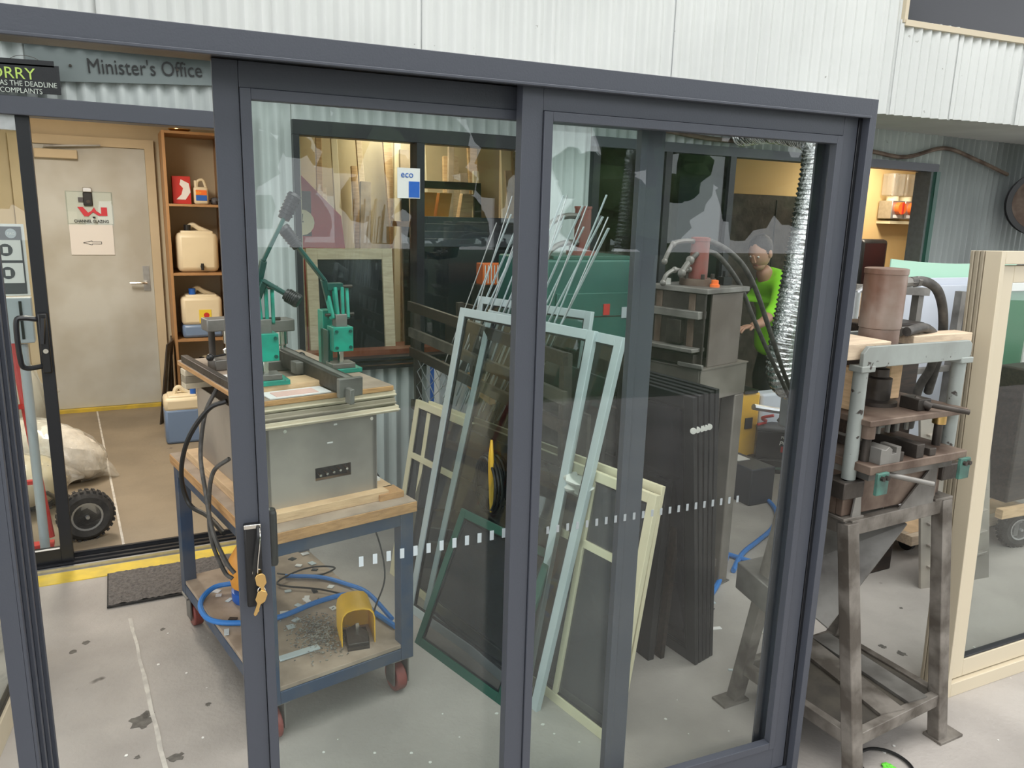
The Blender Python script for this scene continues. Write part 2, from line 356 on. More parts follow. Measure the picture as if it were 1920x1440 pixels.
for x0, x1 in ((-4.5, .0), (.0, 11)):
    a = up(x0) if x0 >= 0 else V((x0, 4.135, 0)); b = up(x1) if x0 >= 0 else V((x1, 4.135, 0))
    m.add([(a.x, a.y+.02, 2.462), (b.x, b.y+.02, 2.462), (b.x, 4.2, 2.462), (a.x, 4.2, 2.462), (a.x, a.y+.02, 2.47), (b.x, b.y+.02, 2.47), (b.x, 4.2, 2.47), (a.x, 4.2, 2.47)],
          [(0,3,2,1), (4,5,6,7), (0,1,5,4), (1,2,6,5), (2,3,7,6), (3,0,4,7)])
m.build('ceiling', M['soffit'], kind='structure')
# upper window
w3 = thing('window_3', None, None, tuple(up(4.5)+V((0, 0, 3.0))), kind='structure')
a = up(4.52); b = up(7.58)
one('pane', M['darkglass'], w3, 'frame', a+V((0, .03, 3.02)), b-a, V((0, .01, 0)), V((0, 0, .93)))
for p, q in ((a+V((0, 0, 3.0)), b+V((0, 0, 2.97))), (a+V((0, 0, 3.95)), b+V((0, 0, 3.95)))): one('frame_rail', M['cream2'], w3, 'bar', p, q, .06, .035)
for x in (4.52, 6.0, 7.58): one('frame_stile', M['cream2'], w3, 'bar', up(x)+V((0, 0, 3.0)), up(x)+V((0, 0, 3.95)), .03, .05, (0, 1, 0))

# rooms behind the cladding
def wbox(name, x0, x1, y0, y1, z0, z1, mt):
    mb = MB(); mb.box(x0, x1, y0, y1, z0, z1); return mb.build(name, M[mt], kind='structure')
wbox('wall_left', -1.7, -1.6, 4.25, 7.42, 0, 2.6, 'roomwall')
wbox('wall_inner', -1.6, -.66, 7.42, 7.5, 0, 2.6, 'roomwall'); wbox('wall_inner', .33, .9, 7.42, 7.5, 0, 2.6, 'roomwall'); wbox('wall_inner', -.66, .33, 7.42, 7.5, 2.27, 2.6, 'roomwall')
wbox('wall_partition', .84, .9, 4.26, 7.42, 0, 2.6, 'roomwall')
wbox('wall_inner', .9, 3.6, 6.2, 6.28, 0, 2.6, 'roomwall'); wbox('wall_partition', 3.55, 3.6, 4.5, 6.2, 0, 2.6, 'brownwall')
wbox('wall_inner', 3.6, 9, 5.6, 5.68, 0, 2.6, 'orangewall'); wbox('wall_right', 7.62, 7.7, 4.85, 5.6, 0, 2.6, 'brownwall')
wbox('ceiling', -1.7, 9, 4.215, 7.5, 2.6, 2.68, 'roomwall')

# door_2, the painted door at the back of the office
d2 = thing('door_2', None, None, (-.2, 7.42, 0), kind='structure')
one('door_leaf', M['doorgrey'], d2, 'box', -.62, .275, 7.40, 7.44, .03, 2.21, bev=.003)
one('threshold', M['yellow_paint'], d2, 'box', -.66, .33, 7.36, 7.42, 0, .028)
one('jamb', M['roomwall'], d2, 'box', .275, .345, 7.37, 7.44, 0, 2.28); one('jamb', M['roomwall'], d2, 'box', -.69, -.62, 7.37, 7.44, 0, 2.28)
one('head_rail', M['roomwall'], d2, 'box', -.62, .275, 7.37, 7.44, 2.21, 2.28)
one('closer', M['roomwall'], d2, 'box', -.52, -.22, 7.34, 7.40, 2.10, 2.17, bev=.006); one('closer_arm', M['steel'], d2, 'bar', (-.45, 7.33, 2.19), (-.05, 7.35, 2.215), .025, .012)
hp = one('handle_plate', M['alu'], d2, 'box', .195, .245, 7.39, 7.40, 1.03, 1.24)
mb = MB(); mb.cyl((.22, 7.40, 1.10), (.22, 7.34, 1.10), .012); mb.tube([(.22, 7.34, 1.10), (.18, 7.335, 1.10), (.09, 7.34, 1.10)], .011); mb.build('handle', M['chrome'], d2)

# door_1, the sliding door of the office
d1 = thing('door_1', None, None, (-.6, 4.15, 0), kind='structure')
one('head_frame', M['frame'], d1, 'box', -2.0, .6, 4.09, 4.21, 2.122, 2.2, bev=.003)
one('jamb', M['black'], d1, 'box', .555, .6, 4.09, 4.21, 0, 2.122)
for i, (y, z, mt) in enumerate(((4.075, .022, 'alu'), (4.10, .03, 'black'), (4.125, .018, 'alu'), (4.145, .03, 'black'), (4.168, .02, 'alu'), (4.19, .042, 'black'))):
    one('track', M[mt], d1, 'box', -2.0, .6, y-.012, y+(.004 if mt == 'alu' else .006), 0, z)
st = one('sliding_stile', M['black'], d1, 'box', -.35, -.296, 4.12, 4.155, .03, 2.122, bev=.002)
one('sliding_rail', M['black'], d1, 'box', -1.35, -.35, 4.12, 4.155, .03, .1); one('sliding_rail', M['alu'], d1, 'box', -1.35, -.35, 4.12, 4.155, 2.06, 2.122)
one('glazing_bead', M['white'], d1, 'box', -1.3, -.352, 4.114, 4.12, .1, .106)
one('glass_pane', M['g_clear'], d1, 'box', -1.35, -.35, 4.135, 4.141, .1, 2.06)
one('latch_plate', M['blackplastic'], d1, 'box', -.342, -.304, 4.095, 4.12, .98, 1.26, bev=.006)
one('latch_lever', M['black'], d1, 'bar', (-.318, 4.085, 1.24), (-.33, 4.09, 1.12), .016, .014)
one('lock_cylinder', M['chrome'], d1, 'cyl', (-.322, 4.096, 1.085), (-.322, 4.088, 1.085), .011)
one('pull_handle', M['black'], d1, 'tube', [(-.345, 4.12, 1.23), (-.40, 4.10, 1.24), (-.425, 4.09, 1.22), (-.425, 4.09, 1.06), (-.41, 4.10, 1.01), (-.345, 4.12, 1.01)], .012)

# window_1 and window_2
w1 = thing('window_1', None, None, (1.6, YW, .9), kind='structure')
one('frame_head', M['black'], w1, 'box', .84, 2.35, 4.14, 4.24, 2.125, 2.2, bev=.003)
for x in (.84, 1.50, 2.28): one('frame_stile', M['black'], w1, 'box', x, x+(.03 if x < 1 else .045), 4.13, 4.24, .9, 2.125)
for z in (.89, .915, .94): one('sill_track', M['black'], w1, 'box', .84, 2.35, 4.12-.0*z, 4.16+(z-.89), z, z+.014)
one('sill_board', M['redbrown'], w1, 'box', .87, 2.3, 4.2, 4.3, .955, .985)
one('pane', M['g_clear'], w1, 'box', .87, 1.50, 4.19, 4.195, .955, 2.125); one('pane', M['g_clear'], w1, 'box', 1.545, 2.28, 4.17, 4.175, .955, 2.125)
w2 = thing('window_2', None, None, (3.6, YW, 0), kind='structure')
one('frame_head', M['frame'], w2, 'box', 2.65, 5.9, 4.15, 4.26, 2.18, 2.24)
for x, ww in ((2.65, .05), (3.20, .05), (3.74, .05)): one('frame_stile', M['black'], w2, 'box', x, x+ww, 4.15, 4.22, 0, 2.18)
one('pane', M['g_dark'], w2, 'box', 2.7, 3.20, 4.18, 4.186, .02, 2.18); one('pane', M['g_dark'], w2, 'box', 3.25, 3.74, 4.18, 4.186, .02, 2.18)
one('sill_track', M['black'], w2, 'box', 2.65, 5.9, 4.15, 4.25, 0, .02)
d3 = thing('door_3', None, None, (5.86, YW, 0), kind='structure')
one('jamb', M['green_frame'], d3, 'box', 5.855, 5.90, 4.13, 4.26, 0, 2.18); one('jamb_lining', M['alu'], d3, 'box', 5.83, 5.855, 4.16, 4.30, 0, 2.18)

# trees and a fence across the yard (behind the viewer; they show in the glass)
for i, (x, y, h, r) in enumerate(((-7, -17, 8, 2.6), (-1.5, -19, 9.5, 3.0), (4.5, -18, 8, 2.7), (10.5, -16, 8.5, 2.8), (17.5, -18, 9, 3.0))):
    t = thing('tree', ['leafy tree across the yard, far left of five', 'tall leafy tree across the yard, second from left', 'lower leafy tree across the yard, middle of five', 'leafy tree across the yard, second from right', 'broad leafy tree across the yard, far right of five'][i], 'tree', (x, y, 0), 'trees across the yard')
    one('trunk', M['bark'], t, 'tube', [(x, y, 0), (x+.1, y, h*.3), (x-.1, y, h*.62)], .22)
    mb = MB()
    for k in range(90):
        a = random.uniform(0, 6.28); zz = random.uniform(.16, 1.0); rr = r*1.2*math.sin(math.pi*min(1, zz*.95))**.6*random.uniform(.2, 1); mb.ball((x+rr*math.cos(a), y+rr*math.sin(a), h*zz), r*random.uniform(.12, .30), n=7, m=5, jit=.3)
    mb.build('crown', M['leaf'], t)

# ================================================================ THE BIG CHARCOAL DOOR UNIT
FA = V((1.819, 1.49, 0)); FU = V((.997, -.076, 0)).normalized(); FT = V((.076, .997, 0)).normalized(); UPZ = V((0, 0, 1))
def fp(s, t, z): return FA + FU*s + FT*t + UPZ*z
def fbox(name, s0, s1, t0, t1, z0, z1, mt, parent, bev=.0012, **kw):
    mb = MB(); mb.frame(fp(s0, t0, z0), FU*(s1-s0), FT*(t1-t0), UPZ*(z1-z0)); return mb.build(name, M[mt], parent, bev=bev, **kw)
DU = thing('sliding_door_unit', 'large charcoal aluminium sliding glass door unit standing upright in the foreground', 'door', tuple(fp(-1.0, .08, 0)))
HT = 2.083
jl = fbox('jamb', -2.077, -2.046, 0, .165, 0, HT, 'frame', DU)
for t, w_ in ((.0, .006), (.045, .008), (.1, .008), (.15, .009)): fbox('jamb_fin', -2.046, -2.046+w_, t, t+.012, 0.03, HT-.04, 'frame', jl)
jr = fbox('jamb', -.008, .015, 0, .165, 0, HT, 'frame', DU)
for t, w_ in ((.024, .012), (.072, .016), (.15, .03)): fbox('jamb_fin', -.008-w_, -.008, t, t+.008, 0.03, HT-.04, 'black' if t < .1 else 'frame', jr)
hd = fbox('head_frame', -2.044, -.008, 0, .012, 2.034, HT, 'frame', DU); fbox('head_track', -2.044, -.008, .012, .135, 2.044, HT, 'frame', DU)
fbox('head_fin', -2.05, -.035, .12, .165, HT, HT+.018, 'frame', hd); fbox('head_fin', -2.044, -.008, -.004, .0, 2.034, 2.040, 'frame', hd)
fbox('head_shade_strip', -2.044, -.008, .0125, .13, 2.0438, 2.0455, 'black', hd)  # black strip that paints the shade under the head frame
sl = fbox('sill', -2.044, -.008, 0, .165, 0, .028, 'frame', DU)
for t in (.02, .07, .12): fbox('sill_fin', -2.044, -.008, t, t+.008, .028, .044, 'frame', sl)
# panel B: fixed pane on the right, in the front track
fbox('fixed_stile', -1.0, -.949, .026, .060, .046, 2.0425, 'frame', DU); fbox('fixed_stile', -.070, -.022, .026, .060, .046, 2.0425, 'frame', DU)
fbox('fixed_rail', -.949, -.070, .026, .060, 1.988, 2.0425, 'frame', DU); fbox('fixed_rail', -.949, -.070, .026, .060, .046, .125, 'frame', DU)
fbox('glazing_bead', -.948, -.926, .020, .045, .126, 1.987, 'frame', DU); fbox('glazing_bead', -.0925, -.071, .020, .045, .126, 1.987, 'frame', DU)
fbox('glazing_bead', -.926, -.0925, .020, .045, 1.966, 1.987, 'frame', DU); fbox('glazing_bead', -.926, -.0925, .020, .045, .126, .150, 'frame', DU)
fbox('fixed_glass', -.930, -.088, .046, .052, .145, 1.97, 'g_pane', DU, bev=0)
# panel A: sliding pane, in the back track, half open behind panel B
fbox('sliding_stile', -1.637, -1.5885, .085, .122, .046, 2.0425, 'frame', DU); fbox('sliding_stile', -.635, -.585, .085, .122, .046, 2.0425, 'frame', DU)
fbox('sliding_rail', -1.588, -.635, .085, .122, 1.992, 2.0425, 'frame', DU); fbox('sliding_rail', -1.588, -.635, .085, .122, .046, .12, 'frame', DU)
fbox('glazing_bead', -1.5875, -1.566, .079, .104, .12, 1.9915, 'frame', DU); fbox('glazing_bead', -.657, -.636, .079, .104, .12, 1.9915, 'frame', DU)
fbox('glazing_bead', -1.566, -.657, .079, .104, 1.970, 1.9915, 'frame', DU); fbox('glazing_bead', -1.566, -.657, .079, .104, .12, .142, 'frame', DU)
fbox('sliding_glass', -1.57, -.653, .105, .111, .14, 1.975, 'g_pane2', DU, bev=0)
# lock, lever and keys
lk = fbox('lock_plate', -1.622, -1.588+.002, .066, .086, .875, 1.073, 'blackplastic', DU, bev=.004)
fbox('lock_cap', -1.622, -1.586, .064, .068, 1.064, 1.074, 'chrome', lk)
mb = MB(); mb.tube([fp(-1.592, .062, 1.068), fp(-1.594, .05, 1.045), fp(-1.602, .048, .99), fp(-1.604, .055, .95)], .0045, n=6); mb.build('lever', M['blackplastic'], lk)
mb = MB(); mb.tube([fp(-1.589, .058, 1.066), fp(-1.590, .046, 1.045), fp(-1.597, .044, .99), fp(-1.599, .05, .955)], .0016, n=5); mb.build('lever_edge', M['chrome'], lk)
one('lock_cylinder', M['chrome'], lk, 'cyl', fp(-1.599, .066, .963), fp(-1.599, .056, .963), .010)
fbox('pull_grip', -1.567, -1.545, .128, .165, .935, 1.075, 'blackplastic', DU, bev=.008)
kt = thing('door_keys', 'pair of brass keys hanging from the lock of the charcoal door', 'keys', tuple(fp(-1.597, .05, .87)))
def key(o, tilt):
    ex = (FU*math.cos(tilt) + UPZ*math.sin(tilt)); ey = (UPZ*math.cos(tilt) - FU*math.sin(tilt))
    mb = MB(); mb.prism([(-.011, 0), (-.011, -.018), (-.004, -.026), (-.004, -.052), (.000, -.056), (.004, -.052), (.004, -.046), (.006, -.042), (.004, -.038), (.004, -.026), (.011, -.018), (.011, 0), (.006, .006), (-.006, .006)], o, ex, ey, -FT*.003)
    return mb.build('key', M['brass'], kt, bev=.0006)
key(fp(-1.594, .046, .958), .15); key(fp(-1.590, .044, .918), -.35)
mb = MB(); mb.tube([fp(-1.592+.008*math.cos(a), .045, .923+.009*math.sin(a)) for a in [k*math.pi/5 for k in range(11)]], .0011, n=5, sub=2); mb.build('key_ring', M['chrome'], kt)
# safety dots on the panes
for i in range(12):
    s = -1.3565+.0338*i; mb = MB(); z = .930+.002*i; mb.frame(fp(s-.0055, .1035, z-.013), FU*.011, FT*.001, UPZ*.026); mb.build('safety_dot', M['silver'], DU, bev=.0004)
for i in range(22):
    s = -.8868+.0285*i; mb = MB(); z = .972+.0006*i; mb.frame(fp(s-.005, .0445, z-.012), FU*.008, FT*.001, UPZ*.020); mb.build('safety_dot', M['tint_dot'], DU, bev=.0004)

# ================================================================ LEAN-TO FRAMES
def leaner(name, label, cat, P, Q, lean, h, fw, dep, mt, pane=None, group=None, mid=None, side=1, beads=True, mull=None, hooks=0):
    """a rectangular frame whose foot runs P-Q on the ground, leaning sideways by `lean` over height h"""
    P = V(P); Q = V(Q); u = (Q-P); L = u.length; u.normalize(); nn = V((-u.y, u.x, 0))*side
    v = (nn*lean + UPZ*h); H = v.length; v.normalize(); w_ = u.cross(v).normalized()*dep
    if w_.dot(nn) < 0: w_ = -w_
    t = thing(name, label, cat, tuple((P+Q)/2), group)
    def bx(nm, a0, a1, b0, b1, mat_, off=0, dd=1.0, parent=t):
        mb = MB(); mb.frame(P + u*a0 + v*b0 + w_*off, u*(a1-a0), v*(b1-b0), w_*dd); return mb.build(nm, mat_, parent, bev=.0015)
    bx('stile', 0, fw, 0, H, M[mt]); bx('stile', L-fw, L, 0, H, M[mt])
    bx('rail', fw, L-fw, 0, fw, M[mt]); bx('rail', fw, L-fw, H-fw, H, M[mt])
    if mid: bx('rail', fw, L-fw, mid*H, mid*H+fw*.8, M[mt])
    if mull: bx('mullion', mull*L, mull*L+fw*.7, fw, H-fw, M[mt])
    if beads:
        k = fw*.28
        for a in ((fw, fw+k, fw, H-fw), (L-fw-k, L-fw, fw, H-fw)): bx('seal', *a, M['black'], .25, .5)
        for a in ((fw, L-fw, fw, fw+k*.7), (fw, L-fw, H-fw-k*.7, H-fw)): bx('seal', *a, M['black'], .25, .5)
    if pane: bx('pane', fw*.8, L-fw*.8, fw*.8, H-fw*.8, M[pane], .45, .12)
    for k in range(hooks): bx('corner_stake', L-fw*.7, L-fw*.3, H*(.12+.76*k), H*(.12+.76*k)+.03, M['alu'], -.3, .3)
    return t
leaner('fly_screen', 'wide cream framed fly screen door with a cross rail leaning low beside the bench', 'screen', (1.097, 3.416, 0), (1.375, 1.880, 0), .15, .872, .035, .022, 'cream', 'screen', mid=.68, mull=.80)
leaner('fly_screen', 'cream framed fly screen directly behind the wide cream one, its top rail just showing', 'screen', (1.13, 3.31, 0), (1.43, 1.91, 0), .145, .885, .03, .018, 'cream', 'screen2')
leaner('glazed_casement', 'tall silver glazed sash in front of its twin, between bench and black doors', 'window sash', (1.055, 3.035, 0), (1.25, 2.255, 0), .28, 1.357, .036, .022, 'silver', 'g_clear')
s2 = leaner('glazed_casement', 'tall silver glazed sash behind its twin, standing out further right', 'window sash', (1.105, 2.975, 0), (1.235, 2.145, 0), .325, 1.352, .036, .022, 'silver', 'g_clear')
leaner('glazed_casement', 'small white sash with its top corner showing above the two tall silver sashes', 'window sash', (1.34, 3.3, .0), (1.55, 2.63, 0), .20, 1.375, .034, .022, 'silver', 'g_clear')
leaner('fly_screen', 'low dark green fly screen leaning at the very front of the frames', 'screen', (.994, 2.766, 0), (1.136, 2.229, 0), .24, .54, .034, .016, 'green_frame', 'screen2')
# black doors and brown screens standing behind
for i in range(5):
    t = leaner('door_section', ['nearest of the fanned black door frames, a pale latch at its corner', 'second of the fanned black door frames, tight behind the nearest', 'third of the five fanned black door frames', 'fourth of the fanned black door frames, counting from the left', 'last of the fanned black door frames, next to the steel press stand'][i], 'door frame',
        (1.90+.022*i, 2.88, 0), (1.965+.024*i, 2.14+.006*i, 0), -.13+.008*i, 1.125+.004*i, .05, .018, 'black', 'darkglass' if i == 0 else None, 'black door frames')
    q = V((1.965+.024*i-.118, 2.13+.006*i, 1.0)); mb = MB(); mb.lathe([(.0, 0), (.012, .001), (.012, .006), (0, .007)], q, (-.3, -1, 0)); mb.build('latch', M['whiteplastic'], t)
leaner('door_slab', 'separate black panel left of the fanned door frames, pale latch plates on its edge', 'door panel', (1.787, 2.70, 0), (1.809, 2.245, 0), .03, .76, .06, .03, 'black', 'darkglass')
leaner('fly_screen', 'dark brown framed screen leaning between silver sashes and black doors', 'screen', (1.80, 2.95, 0), (1.865, 2.235, 0), .06, .985, .035, .02, 'dark_timber', 'screen')
leaner('fly_screen', 'lower dark brown frame in front of the taller brown screen', 'screen', (1.76, 2.90, 0), (1.83, 2.43, 0), .05, .86, .035, .02, 'dark_timber', 'screen')
# left edge: cream door leaning beyond the jamb
leaner('door_section', 'cream framed glass door leaning at the far left, outside the charcoal jamb', 'door frame', (-.373, 3.30, 0), (-.50, 2.30, 0), .35, 1.15, .06, .045, 'cream2', 'g_clear', side=-1)

# ---------------------------------------------------------------- A-frame trolley holding the frames
rk = thing('rack_trolley', 'long dark timber and steel rack trolley that the silver and cream frames lean on', 'trolley', (1.5, 3.1, 0))
for y in (2.38, 3.2, 3.98):
    one('post', M['darksteel'], rk, 'bar', (1.47, y, .1), (1.44, y, 1.27), .035, .035)
    one('post', M['darksteel'], rk, 'bar', (1.74, y, .1), (1.70, y, 1.27), .035, .035)
    one('cross_bar', M['darksteel'], rk, 'bar', (1.42, y, .12), (1.76, y, .12), .035, .035)
for z, x, mt in ((1.255, 1.415, 'dark_timber'), (1.11, 1.42, 'grime'), (1.0, 1.425, 'dark_timber'), (.70, 1.435, 'grime'), (.585, 1.44, 'grime'), (.16, 1.45, 'dark_timber')):
    one('side_board', M[mt], rk, 'bar', (x, 4.02, z), (x, 2.34, z), .02, .05)
for z in (1.2, .95, .6): one('back_board', M['dark_timber'], rk, 'box', 1.74, 1.76, 2.34, 4.02, z-.08, z+.06)
one('deck', M['dark_timber'], rk, 'box', 1.40, 1.78, 2.34, 4.02, .10, .135)
for x in (1.47, 1.68):
    for y in (2.5, 3.85):
        one('wheel', M['rubber'], rk, 'cyl', (x-.02, y, .055), (x+.02, y, .055), .05)
mb = MB()
for k in range(4):
    y = 3.94-.13*k
    mb.tube([(1.43, y, .66), (1.43, y-.13, .74), (1.43, y, .82), (1.43, y-.13, .90), (1.43, y, .98)], .0025, n=4, smooth=False); mb.tube([(1.434, y-.13, .66), (1.434, y, .74), (1.434, y-.13, .82), (1.434, y, .90), (1.434, y-.13, .98)], .0025, n=4, smooth=False)
mb.build('chain_mesh', M['alu'], rk, kind='stuff')
# things in the rack
def slab(name, label, cat, pts, th, mt, group=None, up_=None):
    a, b, c, d = [V(p) for p in pts]; nn = (b-a).cross(d-a).normalized()*th
    mb = MB(); vs = [a, b, c, d, a+nn, b+nn, c+nn, d+nn]; mb.add(vs, [(0,3,2,1), (4,5,6,7), (0,1,5,4), (1,2,6,5), (2,3,7,6), (3,0,4,7)])
    return mb.build(name, M[mt], bev=.002, label=label, category=cat, group=group)
b1 = thing('board', 'grey laminate board with a blue and white strip standing in the dark rack', 'board', (1.5, 3.5, .137))
one('panel', M['grey'], b1, 'box', 1.50, 1.518, 3.30, 3.97, .137, .97); one('strip', M['blue'], b1, 'box', 1.494, 1.50, 3.84, 3.90, .3, .94); one('strip', M['white'], b1, 'box', 1.494, 1.50, 3.77, 3.84, .3, .94)
slab('board', 'brown chipboard sheet standing in the rack behind the silver sashes', 'board', ((1.56, 2.4, .137), (1.56, 3.0, .137), (1.56, 3.0, 1.02), (1.56, 2.4, 1.02)), .016, 'grime')
slab('board', 'black melamine sheet at the back of the rack', 'board', ((1.62, 2.38, .137), (1.62, 4.0, .137), (1.62, 4.0, 1.16), (1.62, 2.38, 1.16)), .016, 'blackplastic')
slab('timber_offcut', 'reddish timber offcut wedged on top of the boards in the rack', 'timber', ((1.46, 3.25, .96), (1.46, 3.0, .93), (1.46, 3.0, 1.0), (1.46, 3.25, 1.03)), .03, 'ply')
cc = thing('cable_coil', 'coil of black cable with yellow ties hanging in the rack', 'cable', (1.36, 2.72, .55))
for k in range(7):
    r_ = .10+.006*(k % 3); mb = MB(); mb.tube([(1.33+.012*k-.03, 2.75+r_*math.cos(a+.3*k), .66+r_*1.15*math.sin(a+.3*k)) for a in [j*math.pi/6 for j in range(13)]], .006, n=6, sub=2); mb.build('loop', M['cable'], cc)
mb = MB(); mb.tube([(1.31, 2.72, .86), (1.30, 2.70, .78), (1.305, 2.70, .66), (1.30, 2.69, .56)], .012, n=6, rf=lambda t: .005+.008*math.sin(t*3.1)); mb.build('tie', M['yellow'], cc)
def crumple(name, label, cat, c, rx, ry, rz, mt, jit=.22, group=None, seedv=1):
    random.seed(seedv); mb = MB(); mb.ball(c, rx, ry, rz, n=18, m=12, jit=jit); o = mb.build(name, M[mt], label=label, category=cat, group=group); return o
crumple('plastic_bag', 'crumpled clear plastic bag on the rack behind the cream screen', 'bag', (1.47, 2.97, .49), .05, .12, .05, 'lcd', seedv=3)
crumple('plastic_bag', 'white crumpled wrap stuffed in the rack beside the cable coil', 'bag', (1.46, 2.35, .80), .05, .16, .05, 'whiteplastic', seedv=4)
crumple('plastic_bag', 'dusty grey wrap heaped low in the rack behind the silver sashes', 'bag', (1.50, 2.30, .36), .05, .22, .07, 'lcd', seedv=5)
mb = MB(); mb.tube([(1.05, 3.5, .52), (1.1, 3.35, .42), (1.2, 3.2, .40), (1.27, 3.0, .46), (1.29, 2.8, .5)], .006, n=6); mb.build('power_lead', M['cable'], label='black power lead looping from the bench to the rack', category='cable')
# glass strips and aluminium sticks leaning over the rack
random.seed(12)
ks = []
for i in range(22):
    y0 = 3.55-.042*i; x0 = 1.47+.010*(i % 3); bz = 1.10-.02*(i % 4); tx = .12+.014*((i*7) % 5); hh = .62+.06*((i*5) % 4)
    mb = MB(); p = V((x0, y0, bz)); q = V((x0+tx, y0-.25-.03*(i % 3), bz+hh)); mb.bar(p-(q-p)*.3, q, .004+.004*(i % 3), .004)
    mb.build('aluminium_strip', M['silver'] if i % 3 else M['alu'], label=nth(i)+' from the left of the thin bright strips leaning over the rack', category='strip', group='aluminium strips leaning over the rack')

# ================================================================ THE BENCH TROLLEY
cu = V((.983, .183, 0)).normalized(); cv = V((-.183, .983, 0)).normalized(); C0 = V((.886, 2.435, 0)) - cu*.474   # near the front-left corner
def cp(a, b, z): return C0 + cu*a + cv*b + UPZ*z
def cbx(mb, a0, a1, b0, b1, z0, z1): return mb.frame(cp(a0, b0, z0), cu*(a1-a0), cv*(b1-b0), UPZ*(z1-z0))
def cone(name, mt, parent, a0, a1, b0, b1, z0, z1, bev=.002, **kw): return cbx(MB(), a0, a1, b0, b1, z0, z1).build(name, M[mt], parent, bev=bev, **kw)
CT = thing('bench_trolley', 'blue steel bench trolley on castors with a thick plywood top, behind the sliding pane', 'trolley', tuple(cp(.24, .54, 0)))
A_, W_, L_ = -.10, .474, 1.02
for a, b in ((A_+.01, .01), (W_-.06, .01), (A_+.01, L_-.06), (W_-.06, L_-.06)): cone('leg', 'bluesteel', CT, a, a+.05, b, b+.05, .15, .722)
for z in (.15, .675):
    for q in ((A_+.06, W_-.06, .012, .05), (A_+.06, W_-.06, L_-.05, L_-.012), (A_+.012, A_+.05, .06, L_-.06), (W_-.05, W_-.012, .06, L_-.06)): cone('frame_rail', 'bluesteel', CT, *q, z, z+.045)
cone('top_board', 'ply', CT, A_, W_, 0, L_, .722, .76, label='thick worn plywood top'); cone('top_sheet', 'plytop', CT, A_+.002, W_-.002, .002, L_-.002, .76, .762, 0)
cone('lower_shelf', 'plytop', CT, A_+.015, W_-.015, .015, L_-.015, .196, .212)
for a, b in ((A_+.05, .06), (W_-.05, .06), (A_+.05, L_-.06), (W_-.05, L_-.06)):
    c = cp(a, b, 0)
    f = MB(); cbx(f, a-.045, a+.045, b-.04, b+.04, .142, .15); cbx(f, a-.032, a-.027, b-.03, b+.03, .04, .142); cbx(f, a+.027, a+.032, b-.03, b+.03, .04, .142); fo = f.build('castor', M['steel'], CT)
    mb = MB(); c = cp(a, b+.01, .055); mb.cyl(c-cu*.02, c+cu*.02, .055, n=20); mb.build('wheel', M['redcyl'], fo, bev=.006)
# steel guillotine box
bxm = thing('punch_machine_base', 'dusty steel cabinet with mesh sides standing on the bench trolley', 'machine', tuple(cp(.22, .5, .80)))
BZ0, BZ1 = .795, 1.075; a0, a1, b0, b1 = -.025, .375, .11, .84
for nm, q in (('side_panel', (a0, a0+.004, b0, b1, BZ0, BZ1)), ('side_panel', (a1-.004, a1, b0+.15, b1, BZ0, BZ0+.14)), ('back_panel', (a0, a1, b1-.004, b1, BZ0, BZ1))): cone(nm, 'steelbox', bxm, *q, 0.001)
# front panel with a slot
fz0, fz1, s0, s1 = .865, .91, .145, .275
for q in ((a0, a1, b0, b0+.004, BZ0, fz0), (a0, a1, b0, b0+.004, fz1, BZ1), (a0, s0, b0, b0+.004, fz0, fz1), (s1, a1, b0, b0+.004, fz0, fz1)): cone('front_panel', 'steelbox', bxm, *q, 0)
cone('slot_back', 'darksteel', bxm, s0-.01, s1+.01, b0+.05, b0+.054, fz0-.01, fz1+.01)
for k in range(5):
    mb = MB(); mb.cyl(cp(s0+.018+.024*k, b0+.05, fz0+.022+.002*k), cp(s0+.018+.024*k, b0-.004, fz0+.018+.002*k), .0045, n=8); mb.build('punch_pin', M['chrome'], bxm)
for q in ((a0, a0+.02, b0, b0+.02), (a1-.02, a1, b0, b0+.02), (a1-.02, a1, b1-.02, b1), (a1-.02, a1, b0+.15, b0+.17)): cone('corner_post', 'steelbox', bxm, *q, BZ0, BZ1)
def meshgrid(name, mt, parent, o, ex, ez, nx, nz, r=.0016, kind='stuff'):
    mb = MB(); o = V(o); ex = V(ex); ez = V(ez)
    for i in range(nx+1): mb.tube([o+ex*(i/nx), o+ex*(i/nx)+ez], r, n=4, smooth=False)
    for j in range(nz+1): mb.tube([o+ez*(j/nz), o+ez*(j/nz)+ex], r, n=4, smooth=False)
    return mb.build(name, M[mt], parent, kind=kind)
meshgrid('wire_mesh', 'steel', bxm, cp(a1, b0+.02, BZ0+.14), cv*.70, UPZ*.14, 30, 6); meshgrid('wire_mesh', 'darksteel', bxm, cp(a0-.02, b0+.02, BZ0), cv*.14, UPZ*.26, 5, 10)
mb = MB(); mb.prism([(0, 0), (.003, 0), (.003, .08), (0, .08)], cp(.29, b0-.001, BZ1-.09), cu*1, UPZ, -cv*.001); 
for (a, z, w2, h2) in ((.215, 1.05, .012, .006), (.19, .99, .02, .005)): cone('sticker', 'white', bxm, a, a+w2, b0-.0008, b0, z, z+h2, 0)
for a in (.045, .355): one('screw', M['chrome'], bxm, 'cyl', cp(a, b0-.003, BZ1-.02), cp(a, b0+.001, BZ1-.02), .006)
cone('plinth_board', 'pine', bxm, -.06, .40, .07, .93, .762, .795)
